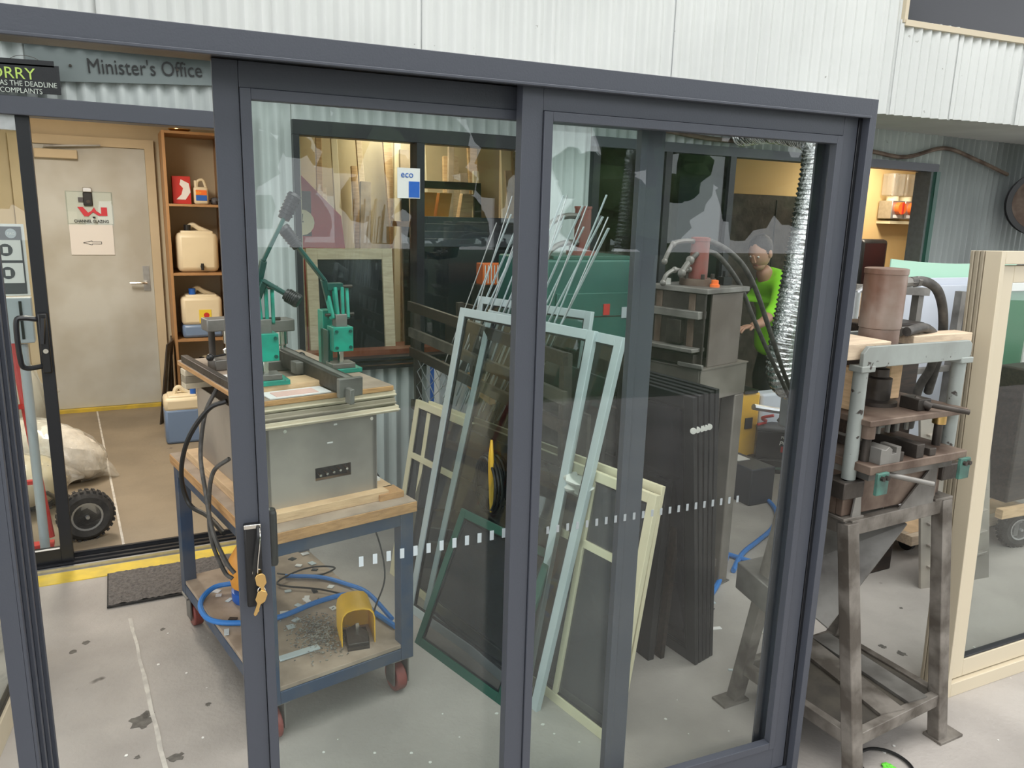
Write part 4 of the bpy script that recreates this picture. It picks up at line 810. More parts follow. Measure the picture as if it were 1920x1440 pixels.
one('face', M['cream'], ck, 'cyl', (.99, 4.70, 1.68), (.99, 4.715, 1.68), .075); one('hand', M['darksteel'], ck, 'bar', (.95, 4.695, 1.68), (1.0, 4.695, 1.685), .008, .003, (0, 1, 0)); one('hand', M['darksteel'], ck, 'bar', (.99, 4.695, 1.68), (.995, 4.695, 1.73), .006, .003, (0, 1, 0)); one('bracket', M['darksteel'], ck, 'box', .93, 1.05, 4.715, 4.74, 1.6, 1.86)
def inner_frame(label, c0, c1, zb, zt, fw, dep, mt, pane, lean=.06, cat='window frame', group=None):
    t = thing('timber_casement', label, cat, ((c0[0]+c1[0])/2, c0[1], zb), group); a = V((*c0, zb)); b = V((*c1, zb)); u = (b-a).normalized(); L = (b-a).length; v = V((0, lean, 1)).normalized(); H = zt-zb; nn = u.cross(v)
    for nm, q in (('stile', (0, fw, 0, H)), ('stile', (L-fw, L, 0, H)), ('rail', (fw, L-fw, H-fw, H)), ('rail', (fw, L-fw, 0, fw))):
        mb = MB(); mb.frame(a+u*q[0]+v*q[2], u*(q[1]-q[0]), v*(q[3]-q[2]), -nn*dep); mb.build(nm, M[mt], t, bev=.002)
    if pane: mb = MB(); mb.frame(a+u*fw*.8+v*fw*.8-nn*dep*.5, u*(L-1.6*fw), v*(H-1.6*fw), -nn*.004); mb.build('pane', M[pane], t)
    return t
inner_frame('pale timber window frame leaning inside the store window, behind the green lever', (.98, 4.50), (1.50, 4.50), .86, 1.54, .065, .035, 'palepine', 'darkglass', .10)
inner_frame('second pale timber frame directly behind the first', (.94, 4.62), (1.44, 4.62), .86, 1.53, .05, .03, 'pine', None, .10)
inner_frame('dark brown timber frame high in the store, right of the mullion', (1.72, 4.95), (2.30, 4.95), .86, 1.97, .05, .03, 'dark_timber', None, .08)
for i in range(4): inner_frame(['front', 'second', 'third', 'rearmost'][i]+' of the grey sashes stacked behind the right store window', (1.66+.03*i, 4.55+.05*i), (2.40+.03*i, 4.55+.05*i), .86, 1.60+.045*i, .05, .03, 'frame', 'darkglass' if i == 0 else None, .07, 'window frame', 'grey sashes in the store')
for i, (x, mt) in enumerate(((1.86, 'amber'), (1.97, 'amber'), (2.14, 'yellow'))):
    mb = MB(); mb.frame((x, 5.05, 1.70), V((.09, 0, 0)), V((.0, .06, 0)), V((.03, 0, .19))); mb.build('carton', M['pine'] if mt == 'yellow' else M['amber'], bev=.002, label=['amber carton leaning left in the store above the grey sashes', 'amber carton right beside the left amber one in the store', 'pale carton right of the two amber cartons'][i], category='carton')
one('store_shelf', M['shelfwood'], None, 'box', 1.7, 2.5, 5.0, 5.2, 1.66, 1.695, label='timber shelf carrying the cartons in the store room', category='shelf')
oc = thing('crate', 'ribbed orange plastic crate inside the right store window', 'crate', (2.05, 4.35, 1.3)); one('body', M['orange'], oc, 'box', 2.0, 2.2, 4.33, 4.43, 1.33, 1.46, bev=.004)
for k in range(9): one('rib', M['white'], oc, 'box', 2.012+.021*k, 2.018+.021*k, 4.326, 4.33, 1.34, 1.45)
one('stand', M['darksteel'], oc, 'box', 1.98, 2.22, 4.31, 4.45, .0, 1.329)
pn = thing('window_sticker', 'blue and white sticker sheet on the store window mullion', 'sticker', (1.44, 4.15, 1.8)); one('sheet', M['white'], pn, 'box', 1.385, 1.515, 4.122, 4.124, 1.83, 1.99); one('print', M['blue'], pn, 'box', 1.45, 1.512, 4.120, 4.122, 1.835, 1.92)
mb = MB(); text_on(pn, 'eco', .05, 1.44, 4.1195, 1.94, 'blue')

# ================================================================ GREEN MACHINE, PRESS ON STAND
gm = thing('green_machine', 'large dark green machine cabinet with a red ram on top, seen through two panes', 'machine', (2.3, 3.8, 0))
one('cabinet', M['machine_green'], gm, 'box', 1.98, 2.62, 3.50, 4.08, .42, 1.535, bev=.012); one('front_panel', M['machine_green'], gm, 'box', 2.04, 2.50, 3.485, 3.50, .8, 1.36, bev=.004); one('plinth', M['darksteel'], gm, 'box', 2.02, 2.58, 3.54, 4.05, 0, .42)
one('top_tray', M['green_frame'], gm, 'box', 2.03, 2.52, 3.52, 3.85, 1.535, 1.555, bev=.003); one('sticker', M['red'], gm, 'box', 2.33, 2.37, 3.480, 3.486, 1.24, 1.30); one('name_plate', M['grey'], gm, 'box', 2.45, 2.53, 3.480, 3.486, 1.22, 1.28)
for k in range(2): one('panel_seam', M['darksteel'], gm, 'box', 2.02, 2.52, 3.4835, 3.486, .98+.25*k, .985+.25*k)
r1 = MB(); r1.cyl((2.26, 3.62, 1.57), (2.26, 3.62, 1.80), .044, n=24); r1.cyl((2.26, 3.62, 1.80), (2.26, 3.62, 1.812), .048, n=24); r1.build('ram_cylinder', M['redcyl'], gm); one('ram_flange', M['redcyl'], gm, 'cyl', (2.26, 3.62, 1.555), (2.26, 3.62, 1.578), .085)
for a in (0, 1.57, 3.14, 4.71): one('bolt', M['darksteel'], gm, 'cyl', (2.26+.07*math.cos(a+.5), 3.62+.07*math.sin(a+.5), 1.578), (2.26+.07*math.cos(a+.5), 3.62+.07*math.sin(a+.5), 1.60), .009, None, 8)
for z, zz in ((1.76, 1.74), (1.62, 1.60)): mb = MB(); mb.tube([(2.22, 3.60, z), (2.14, 3.58, z), (2.06, 3.56, zz), (2.0, 3.54, zz-.05), (1.97, 3.5, zz-.18)], .016, n=8); mb.build('pipe', M['steel'], gm)

ps = thing('press_stand', 'worn steel box-section stand carrying the hydraulic corner press', 'stand', (2.43, 2.75, 0))
e1 = V((.352, .091, 0)); e2 = V((-.09, .345, 0)); N0 = V((2.253, 2.575, 0)); e1n = e1.normalized(); e2n = e2.normalized()
def sp(a, b, z): return N0 + e1n*a + e2n*b + UPZ*z
def sb(name, mt, parent, a0, a1, b0, b1, z0, z1, bev=.003, **kw): mb = MB(); mb.frame(sp(a0, b0, z0), e1n*(a1-a0), e2n*(b1-b0), UPZ*(z1-z0)); return mb.build(name, M[mt], parent, bev=bev, **kw)
SW, SD = .364, .345
for nm, q in (('apron', (0, SW, 0, .01)), ('apron', (0, SW, SD-.01, SD)), ('apron', (0, .01, .01, SD-.01)), ('apron', (SW-.01, SW, .01, SD-.01))): sb(nm, 'standbox', ps, *q, .965, 1.112)
sb('top_plate', 'standbox', ps, -.004, SW+.004, -.004, SD+.004, 1.112, 1.118, 0)
for a, b in ((0, 0), (SW-.075, 0), (0, SD-.075), (SW-.075, SD-.075)):
    lg = MB(); da = -.06 if a == 0 else 0; lg.frame(sp(a+da, b, .0), e1n*.075, e2n*.075, (e1n*-da)+UPZ*.965); lo = lg.build('leg', M['standbox'], ps, bev=.006); sb('foot_plate', 'steel', ps, a+da-.01, a+da+.085, b-.01, b+.085, 0, .006)
for q in ((-.06, SW, .02, .05), (-.06, SW, SD-.05, SD-.02)): sb('stretcher', 'standbox', ps, *q, .09, .13)
hp_ = thing('hydraulic_press', 'grimy corner press with faded red cylinder and two arched hoses on the steel stand', 'press', tuple(sp(.2, .15, 1.118)))
PZ = 1.118
for a in (.02, .30): sb('side_plate', 'rust' if a > .1 else 'darksteel', hp_, a-.0 if a < .1 else a, a+.012, .02, .31, PZ, PZ+.325)
sb('front_plate', 'rust', hp_, .065, .312, .012, .024, PZ, PZ+.325) if False else None
sb('side_cover', 'coversteel', hp_, .06, .30, .012, .022, PZ+.0, PZ+.325, .002)
sb('top_plate', 'steel', hp_, .0, .33, -.0, .325, PZ+.327, PZ+.350, .003); sb('moving_platen', 'steel', hp_, -.012, .05, .03, .30, PZ+.215, PZ+.250)
sb('back_plate', 'darksteel', hp_, .19, .20, .03, .30, PZ+.01, PZ+.32)
for b in (.07, .25): sb('guide_post', 'rust', hp_, .015, .05, b, b+.035, PZ+.05, PZ+.325)
sb('die_block', 'darksteel', hp_, -.01, .055, .12, .20, PZ+.10, PZ+.205); sb('lower_platen', 'steel', hp_, -.04, .055, .03, .31, PZ+.07, PZ+.088); sb('bed', 'darksteel', hp_, -.01, .06, .04, .30, PZ+.01, PZ+.06); sb('loose_bar', 'steel', hp_, -.015, .0, -.01, .12, PZ+.0, PZ+.02)
cc0 = sp(.155, .165, PZ+.35)
mb = MB(); mb.cyl(cc0, cc0+UPZ*.03, .082, n=24); mb.build('flange', M['rust'], hp_)
mb = MB(); mb.lathe([(.042, .03), (.042, .195), (.044, .197), (.044, .212), (.03, .215)], cc0, n=24); mb.build('cylinder', M['redcyl'], hp_)
for k in range(5): a = .6+k*1.25; mb = MB(); c = cc0+V((.065*math.cos(a), .065*math.sin(a), .03)); mb.cyl(c, c+UPZ*.022, .010, n=6); mb.build('bolt', M['darksteel'], hp_)
mb = MB(); mb.lathe([(.022, 0), (.022, .012), (.016, .014), (.016, .03), (.008, .032)], sp(.13, .055, PZ+.35), n=12); mb.build('orange_cap', M['orange'], hp_)
mb = MB(); mb.cbox(sp(.275, .10, PZ+.37), .05, .04, .035); mb.cbox(sp(.275, .10, PZ+.40), .018, .018, .03); mb.build('valve', M['blackplastic'], hp_)
cbw = MB(); cbw.cbox(sp(.03, .24, PZ+.365), .025, .02, .028); cbw.build('white_block', M['whiteplastic'], hp_)
def yy(px, py, dy=0): return aty(px, py, cc0.y+dy)
for (pts, r) in (([yy(1300, 452), yy(1330, 452), yy(1365, 470, .02), yy(1395, 500, .05), yy(1418, 545, .08), yy(1440, 610, .12), (yy(1470, 700, .2)), yy(1490, 745, .26), yy(1512, 785, .3)], .0125),
                 ([yy(1292, 492, -.02), yy(1308, 476, -.02), yy(1330, 472), yy(1352, 485, .02), yy(1385, 530, .05), yy(1410, 590, .08), yy(1440, 660, .14), yy(1478, 740, .22), yy(1500, 785, .3)], .0115)):
    mb = MB(); mb.tube(pts, r, n=10); mb.build('hose', M['hose'], hp_)
for pts, r in (([yy(1246, 490), yy(1252, 475), yy(1262, 458), yy(1280, 452), yy(1302, 452)], .010), ([yy(1243, 530), yy(1250, 515), yy(1265, 506), yy(1280, 508), yy(1292, 505)], .010), ([yy(1278, 512, -.02), yy(1284, 502, -.02), yy(1294, 488, -.02)], .014)):
    mb = MB(); mb.tube(pts, r, n=8); 
    for p in pts[::2]: mb.ball(p, r*1.5, n=6, m=5)
    mb.build('pipe_fitting', M['steel'], hp_)

# ================================================================ FOIL DUCT, BATTERY AND THINGS AROUND
random.seed(3)
def ribbed(mb, pts, r, ridge=.006, pitch=.028, n=22):
    L = [0]; P = [V(p) for p in pts]; q = []
    PP = [P[0]*2-P[1]] + P + [P[-1]*2-P[-2]]
    for i in range(1, len(PP)-2):
        for k in range(40):
            t = k/40; a, b, c, d = PP[i-1], PP[i], PP[i+1], PP[i+2]; q.append(.5*((2*b)+(c-a)*t+(2*a-5*b+4*c-d)*t*t+(3*b-a-3*c+d)*t**3))
    q.append(P[-1]); out = [q[0]]; step = pitch/4
    acc = 0
    for a, b in zip(q, q[1:]):
        d = (b-a).length; 
        while acc + d >= step:
            f = (step-acc)/d; a = a.lerp(b, f); out.append(a); d = (b-a).length; acc = 0
        acc += d
    up_ = None; n0 = len(mb.v)
    for i, p in enumerate(out):
        d = (out[min(i+1, len(out)-1)] - out[max(i-1, 0)]).normalized(); up_ = d.orthogonal() if up_ is None else up_ - d*up_.dot(d); up_.normalize(); b = d.cross(up_)
        rr = r + ridge*(1 if i % 4 in (0, 1) else -.4)
        for k in range(n): t = 2*math.pi*k/n; mb.v.append(p + (up_*math.cos(t)+b*math.sin(t))*(rr+random.uniform(-.0016, .0016)))
    for i in range(len(out)-1):
        for k in range(n): mb.f.append((n0+i*n+k, n0+i*n+(k+1) % n, n0+(i+1)*n+(k+1) % n, n0+(i+1)*n+k))
    return mb
fd = thing('foil_duct', 'ribbed silver foil duct hanging down past the worker to the floor pump', 'duct', (3.55, 3.3, .72))
mb = MB(); ribbed(mb, [(3.78, 4.1, 2.33), (3.70, 3.75, 2.32), (3.61, 3.36, 2.24), aty(1532, 300, 3.3), aty(1508, 440, 3.3), aty(1484, 570, 3.3), aty(1464, 680, 3.3), aty(1478, 722, 3.3), aty(1512, 716, 3.32)], .082); mb.build('duct_hose', M['foil'], fd)
one('collar', M['alu'], fd, 'cyl', aty(1512, 716, 3.32), aty(1535, 712, 3.34), .07)
dp = thing('dust_collector', 'grey box unit that the foil duct plugs into, partly hidden by the door jamb', 'machine', (3.95, 3.4, 0)); one('body', M['grey'], dp, 'box', 3.78, 4.15, 3.2, 3.55, .45, .92, bev=.02); one('lid', M['whiteplastic'], dp, 'cyl', (3.9, 3.3, .92), (3.9, 3.3, .95), .05)
for x in (3.82, 4.08): one('leg', M['darksteel'], dp, 'box', x, x+.03, 3.25, 3.5, 0, .45)
ba = thing('car_battery', 'black car battery with red and black clamps on a crate by the wall', 'battery', (4.15, 3.86, 0))
fb = V((.78, -.62, 0)).normalized(); fs = V((.62, .78, 0)); b0 = V((3.99, 3.92, 0))
def bb2(nm, mt, a0, a1, c0, c1, z0, z1, bev=.006, par=ba): mb = MB(); mb.frame(b0+fb*a0+fs*c0+UPZ*z0, fb*(a1-a0), fs*(c1-c0), UPZ*(z1-z0)); return mb.build(nm, M[mt], par, bev=bev)
cr = thing('battery_tray', 'low black tray under the car battery', 'tray', tuple(b0)); bb2('tray', 'blackplastic', -.05, .38, -.03, .26, 0, .10, par=cr); bb2('tray_lip', 'green_frame', -.06, .39, -.04, .27, .03, .05, par=cr)
bb2('case', 'blackplastic', 0, .32, 0, .2, .10, .30); bb2('lid', 'dkgrey', -.003, .323, -.003, .203, .30, .325)
for a in (.05, .25): one('terminal', M['chrome'], ba, 'cyl', b0+fb*a+fs*.06+UPZ*.325, b0+fb*a+fs*.06+UPZ*.345, .012)
def on_b(txt, size, a, z, mt, **k): return lettering(txt, size, b0+fb*a-fs*.002+UPZ*z, fb, (0, 0, 1), M[mt], ba, 'LEFT', name='lettering', **k)
on_b('PLATINUM', .026, .165, .255, 'white'); on_b('POWER', .042, .155, .208, 'white', font_shear=.2, bold=.001); bb2('label_sheet', 'red', .17, .31, -.003, .0, .155, .198, 0)
mb = MB(); mb.tube([b0+fb*.06+fs*.06+UPZ*.36, b0+fb*.03+fs*.03+UPZ*.39, b0+fb*.10+fs*.0+UPZ*.42], .012, n=6); mb.tube([b0+fb*.06+fs*.06+UPZ*.35, b0+fb*-.0+fs*.02+UPZ*.34], .010, n=6); mb.build('clamp', M['red'], ba); mb = MB(); mb.tube([b0+fb*.25+fs*.06+UPZ*.36, b0+fb*.18+fs*.08+UPZ*.40, b0+fb*.14+fs*.05+UPZ*.37], .012, n=6); mb.tube([b0+fb*.18+fs*.08+UPZ*.4, b0+fb*.26+fs*.12+UPZ*.42, b0+fb*.35+fs*.1+UPZ*.36], .006, n=6); mb.build('clamp', M['blackplastic'], ba)
yb = thing('floor_scale', 'yellow and black upright tool case behind the press stand leg', 'case', (4.0, 4.02, 0)); one('body', M['yellow'], yb, 'box', 3.78, 4.06, 3.99, 4.10, .03, .56, bev=.015); one('side', M['blackplastic'], yb, 'box', 3.76, 3.83, 3.975, 4.08, .0, .56, bev=.01); one('grip', M['blackplastic'], yb, 'box', 3.9, 4.02, 3.98, 4.11, .56, .585); one('badge', M['blackplastic'], yb, 'box', 3.93, 4.0, 3.985, 3.99, .3, .38)
wt = thing('water_tub', 'pale plastic tub with a grey pipe stub beside the yellow case', 'tub', (4.27, 4.06, 0)); one('body', M['whitesheet'], wt, 'box', 4.09, 4.44, 4.0, 4.12, .0, .54, bev=.02); one('pipe', M['alu'], wt, 'tube', [aty(1413, 763, 3.9), aty(1445, 768, 3.9), aty(1470, 772, 3.9), aty(1500, 782, 3.9)], .022)
tb = thing('tool_box', 'dark blue-grey box with a white square sticker on the floor behind the stand leg', 'box', (3.4, 3.5, 0)); q0 = atz(1336, 918); q1 = atz(1404, 950); u_ = (q1-q0).normalized(); n_ = V((-u_.y, u_.x, 0)); n_ = n_ if n_.y > 0 else -n_
mb = MB(); mb.frame(q0, q1-q0, n_*.2+V((0, 0, 0)), UPZ*.24); mb.build('case', mat('box_blue', (.025, .03, .045), .5), tb, bev=.008); mb = MB(); mb.frame(q0+u_*.10-n_*.003+UPZ*.1, u_*.04, n_*.003, UPZ*.06); mb.build('sticker', M['white'], tb); mb = MB(); mb.frame(q0+u_*.02+n_*.05+UPZ*.24, u_*.14, n_*.1, UPZ*.004); mb.build('paper', M['white'], tb)
for lab, pts in (('blue air hose curving round the front of the blue-grey box', [(1318, 912), (1336, 912), (1372, 914), (1412, 922), (1440, 938), (1456, 962), (1448, 990), (1420, 1015), (1398, 1032), (1385, 1048), (1375, 1070)]),
                 ('blue air hose crossing the floor towards the old press', [(1312, 1022), (1345, 1033), (1380, 1044), (1420, 1056), (1470, 1066), (1520, 1076)]), ('blue air hose dropping from the hose crossing beside the stand leg', [(1310, 1048), (1340, 1043), (1362, 1040), (1356, 1062), (1348, 1090), (1335, 1112), (1322, 1132)])):
    hose('air_hose', lab, [atz(a, b, .014) for a, b in pts], .0135, 'bluehose')
mb = MB(); mb.box(2.42, 2.56, 2.95, 2.99, .0, .30); mb.build('timber_block', M['redbrown'], bev=.003, label='reddish timber upright just inside the steel stand', category='timber')
mb = MB(); mb.cyl((4.3, 3.9, 0), (4.3, 3.9, .0), .001) if False else None

# ================================================================ THE WORKER, A SOLID STAND-IN FOR A GHOSTED REFLECTION
def skin_body(name, pts, edges, mt, parent, root=0, sub=2, **kw):
    me = bpy.data.meshes.new(name); b = BASE[parent.name]; me.from_pydata([V(p[0])-b for p in pts], edges, []); me.update(); me.materials.append(M[mt])
    o = bpy.data.objects.new(name, me); link(o, parent); BASE[o.name] = b
    sk = o.modifiers.new('skin', 'SKIN'); sk.use_smooth_shade = True
    if not me.skin_vertices: pass
    for i, p in enumerate(pts):
        sv = me.skin_vertices[0].data[i]; r = p[1]; sv.radius = r if isinstance(r, tuple) else (r, r); sv.use_root = (i == root)
    ss_ = o.modifiers.new('sub', 'SUBSURF'); ss_.levels = sub; ss_.render_levels = sub; tag(o, **kw); return o
PX, PY = 4.60, 4.42
pe = thing('person', 'person in a lime work shirt and black trousers bending behind the duct, solid stand-in for a ghosted reflection in the glass', 'person', (PX, PY, 0))
def pl(x, y, z): return (PX+x*1.08, PY+y*1.08, z*1.07)
# x to the viewer's right; the worker faces left (-x) and a little towards the viewer
hipc = pl(.06, .02, .80)
body = [(pl(.04, .02, .82), (.13, .14)), (pl(.0, .0, .95), (.12, .13)), (pl(-.05, -.02, 1.08), (.12, .13)), (pl(-.11, -.04, 1.18), (.10, .11)), (pl(-.24, -.06, 1.29), .062), (pl(-.275, -.07, 1.335), .056)]
allp = list(body); E_ = [(0, 1), (1, 2), (2, 3), (3, 4), (4, 5)]
def chain(start, pts_):
    k = start
    for p in pts_: allp.append(p); E_.append((k, len(allp)-1)); k = len(allp)-1
chain(3, [(pl(-.20, -.21, 1.21), .062), (pl(-.34, -.30, 1.06), .045), (pl(-.50, -.34, .98), .036), (pl(-.60, -.35, .97), .026)])     # near arm
chain(3, [(pl(.07, .02, 1.20), .062), (pl(.21, -.02, 1.02), .045), (pl(.12, -.18, .86), .036), (pl(.05, -.24, .84), .026)])
chain(0, [(pl(.05, -.09, .74), .088), (pl(-.03, -.11, .46), .062), (pl(.03, -.11, .12), .045), (pl(-.04, -.11, .06), .042)])
chain(0, [(pl(.08, .12, .74), .088), (pl(.02, .13, .46), .062), (pl(.12, .13, .12), .045), (pl(.05, .13, .06), .042)])
skin_body('body', allp, E_, 'skin', pe)
# shirt: torso and sleeves
sh = [(pl(.04, .02, .66), (.20, .20)), (pl(.03, .01, .80), (.195, .195)), (pl(.0, .0, .95), (.195, .185)), (pl(-.05, -.02, 1.10), (.20, .19)), (pl(-.10, -.04, 1.22), (.165, .16)), (pl(-.225, -.055, 1.275), .078)]
allp = sh; E_ = [(0, 1), (1, 2), (2, 3), (3, 4), (4, 5)]
chain(4, [(pl(-.20, -.22, 1.215), .082), (pl(-.33, -.295, 1.07), .064), (pl(-.43, -.325, 1.01), .056)]); chain(3, [(pl(.08, .02, 1.205), .085), (pl(.215, -.02, 1.03), .066), (pl(.16, -.12, .92), .056)])
skin_body('shirt', allp, E_, 'hiviz', pe, sub=2)
allp = [(pl(.06, .02, .84), (.135, .155)), (pl(.06, .02, .74), (.135, .15))]; E_ = [(0, 1)]
chain(1, [(pl(.05, -.09, .66), .105), (pl(-.03, -.11, .46), .082), (pl(.03, -.11, .14), .062), (pl(.03, -.11, .07), .060)]); chain(1, [(pl(.08, .12, .66), .105), (pl(.02, .13, .46), .082), (pl(.12, .13, .14), .062), (pl(.12, .13, .07), .060)])
skin_body('trousers', allp, E_, 'trousers', pe)
for y, dx in ((-.11, .03), (.13, .12)):
    skin_body('boot', [(pl(dx+.05, y, .045), .046), (pl(dx-.04, y, .042), .044), (pl(dx-.15, y, .036), (.038, .044)), (pl(dx-.20, y, .03), (.028, .036)), (pl(dx+.0, y, .12), .050)], [(0, 1), (1, 2), (2, 3), (1, 4)], 'boot', pe)
# head
hc = V(pl(-.325, -.09, 1.43)); fdir = V((-.80, -.30, -.42)).normalized(); upd = (UPZ - fdir*UPZ.dot(fdir)).normalized(); sd_ = fdir.cross(upd)
m3 = Matrix((sd_, fdir, upd)).transposed()
def H3(x, y, z): return hc + m3 @ V((x, y, z))
hm = MB(); hm.ball(hc, .076, .098, .115, n=24, m=16, rot=m3); hm.ball(H3(0, .035, -.075), .048, .05, .045, n=16, m=10, rot=m3)
hm.prism([(-.014, -.02), (.014, -.02), (.005, .035), (-.005, .035)], H3(0, .088, -.005), sd_, upd, fdir*.022)
hd_ = hm.build('head', M['skin'], pe)
for sx in (-.03, .03): one('eye', M['whiteplastic'], hd_, 'ball', H3(sx, .088, .014), .0085); one('pupil', M['blackplastic'], hd_, 'ball', H3(sx, .0945, .014), .0045)
one('mouth', M['redcyl'], hd_, 'ball', H3(0, .088, -.055), .020, .006, .005, 10, 6, 0, m3)
for sx in (-.078, .078): one('ear', M['skin'], hd_, 'ball', H3(sx, -.005, -.005), .012, .024, .034, 10, 8, 0, m3)
hr = MB(); random.seed(9)
hr.ball(H3(0, -.022, .028), .084, .098, .108, n=26, m=16, jit=.03, rot=m3); hr.build('hair', M['hair'], pe)
# hands
def hand(w0, dirv, palm_n, side):
    w0 = V(w0); d = V(dirv).normalized(); nn = V(palm_n).normalized(); s_ = d.cross(nn).normalized()*side
    skin_body('hand', [(w0, (.026, .02)), (w0+d*.045, (.036, .016)), (w0+d*.075, (.038, .014))], [(0, 1), (1, 2)], 'skin', pe, sub=2)
    for k in range(4):
        b = w0 + d*.065 + s_*(.027-.018*k); ln = (.068, .078, .072, .056)[k]
        skin_body('finger', [(b, .0095), (b+d*ln*.45, .009), (b+d*ln*.75+nn*ln*.18, .0085), (b+d*ln*.92+nn*ln*.42, .0075)], [(0, 1), (1, 2), (2, 3)], 'skin', pe, sub=1)
    b = w0 + d*.02 + s_*.026; skin_body('thumb', [(b, .011), (b+d*.025+s_*.025, .0105), (b+d*.055+s_*.032+nn*.012, .009)], [(0, 1), (1, 2)], 'skin', pe, sub=1)
hand(pl(-.60, -.35, .97), (-.9, -.1, -.1), (0, 0, -1), 1); hand(pl(.05, -.24, .84), (-.8, -.4, -.1), (0, 0, -1), -1)
wb_ = thing('work_table', 'dark steel work table under the bending worker\'s hands', 'table', (4.05, 4.42, 0))
one('top', M['darksteel'], wb_, 'box', 3.74, 4.12, 4.30, 4.75, .89, .925, bev=.004)
for x in (3.76, 4.07):
    for y in (4.32, 4.70): one('leg', M['darksteel'], wb_, 'box', x, x+.03, y, y+.03, 0, .89)

# ================================================================ OLD PRESS ON ITS STAND (right of the door unit)
os_ = thing('press_stand', 'open steel angle stand with splayed legs and a lower tray, right of the door unit', 'stand', (2.2, 1.65, 0))
legs = {'a': ((1.985, 1.395, 0), (1.975, 1.528, .85)), 'b': ((2.455, 1.43, 0), (2.452, 1.543, .855)), 'c': ((1.957, 1.905, 0), (1.957, 1.751, .853)), 'd': ((2.45, 1.92, 0), (2.45, 1.77, .855))}
for k, (p, q) in legs.items():
    one('leg', M['standsteel'], os_, 'bar', p, q, .048, .045, (0, 1, 0), bev=.003); 
    mb = MB(); mb.cbox((p[0]+(.03 if k in 'bd' else -.02), p[1], .005), .12, .07, .010); mb.build('foot_plate', M['standsteel'], os_, bev=.001)
def LP(k, z): p, q = map(V, legs[k]); return p.lerp(q, z/q.z)
for z, w_ in ((.835, .05), (.15, .045)):
    for a, b in (('a', 'b'), ('c', 'd'), ('a', 'c'), ('b', 'd')): one('rail', M['standsteel'], os_, 'bar', LP(a, z), LP(b, z), .03, w_, bev=.002)
mb = MB(); p = [LP(k, .165) for k in 'abdc']; mb.add([p[0], p[1], p[2], p[3]] + [v-V((0, 0, .006)) for v in p], [(0,1,2,3), (7,6,5,4), (0,4,5,1), (1,5,6,2), (2,6,7,3), (3,7,4,0)]); mb.build('tray', M['grime'], os_)
mb = MB(); mb.bar(LP('a', .172).lerp(LP('b', .172), .45), LP('c', .172).lerp(LP('d', .172), .62), .10, .012); mb.build('tray_plate', M['standsteel'], os_); mb = MB(); mb.bar(LP('a', .172).lerp(LP('b', .172), .75), LP('c', .172).lerp(LP('d', .172), .82), .09, .012); mb.build('tray_plate', M['steel'], os_)
for x in (1.985, 2.425): one('corner_plate', M['standsteel'], os_, 'box', x-.04, x+.05, 1.52, 1.77, .858, .868, bev=.002)
one('chute', M['steel'], os_, 'add', [V(v) for v in ((1.98, 1.83, .53), (2.06, 1.62, .42), (2.40, 1.62, .74), (2.36, 1.78, .80), (1.98, 1.83, .525), (2.06, 1.62, .415), (2.40, 1.62, .735), (2.36, 1.78, .795))], [(0,1,2,3), (7,6,5,4), (0,4,5,1), (1,5,6,2), (2,6,7,3), (3,7,4,0)])
one('chute_box', M['steel'], os_, 'frame', (1.90, 1.74, .44), (.14, 0, 0), (0, .16, .03), (0, 0, .10), bev=.004)
op = thing('hydraulic_press', 'old rusty H-frame press with grey tubular posts and a brown cylinder, right of the door', 'press', (2.2, 1.65, .87))
one('bed_beam', M['rust'], op, 'box', 1.95, 2.40, 1.535, 1.56, .87, .985, bev=.003); one('bed_beam', M['rust'], op, 'box', 1.95, 2.40, 1.76, 1.785, .87, .985, bev=.003)
for x in (1.95, 2.42): one('end_block', M['darksteel'], op, 'box', x-.02, x+.07, 1.52, 1.60, .93, .985, bev=.004); one('end_beam', M['rust'], op, 'box', x, x+.03, 1.56, 1.76, .87, .96)
one('mount_lug', M['steel'], op, 'prism', [(-.02, 0), (.02, 0), (.012, .07), (-.012, .07)], (2.0, 1.527, .868), (1, 0, 0), (0, 0, 1), (0, -.006, 0)); 
one('gusset', M['steel'], op, 'prism', [(0, 0), (.17, 0), (.17, .12), (.14, .13)], (2.20, 1.526, .86), (1, 0, 0), (0, 0, 1), (0, -.006, 0))
for x, y in ((1.985, 1.555), (2.462, 1.56), (1.985, 1.79), (2.462, 1.79)): one('post', M['greypaint'], op, 'cyl', (x, y, .985), (x-.004, y, 1.345), .0215, None, 18)
one('cross_head', M['greypaint'], op, 'prism', [(0, .0), (.0, .045), (.02, .066), (.50, .062), (.514, .05), (.514, .012), (.49, .0)], (1.958, 1.533, 1.338), (1, 0, 0), (0, 0, 1), (0, .014, 0), bev=.002)
one('cross_head', M['greypaint'], op, 'prism', [(0, .0), (.0, .045), (.02, .066), (.50, .062), (.514, .05), (.514, .012), (.49, .0)], (1.958, 1.79, 1.338), (1, 0, 0), (0, 0, 1), (0, .014, 0), bev=.002)
one('top_plate', M['darksteel'], op, 'box', 2.08, 2.36, 1.55, 1.785, 1.352, 1.372, bev=.002)
for x in (1.985, 2.455): one('post_cap', M['greypaint'], op, 'box', x-.03, x+.03, 1.53, 1.58, 1.325, 1.345, bev=.003)
mb = MB(); mb.lathe([(.062, 1.352), (.062, 1.43), (.065, 1.432), (.065, 1.605), (.067, 1.606), (.067, 1.622), (.06, 1.624)], (2.215, 1.69, 0), n=28); mb.build('cylinder', mat('rusty_brown_cylinder', (.20, .105, .07), .42, .3, (.36, .29, .25), 6, .8, .1), op)
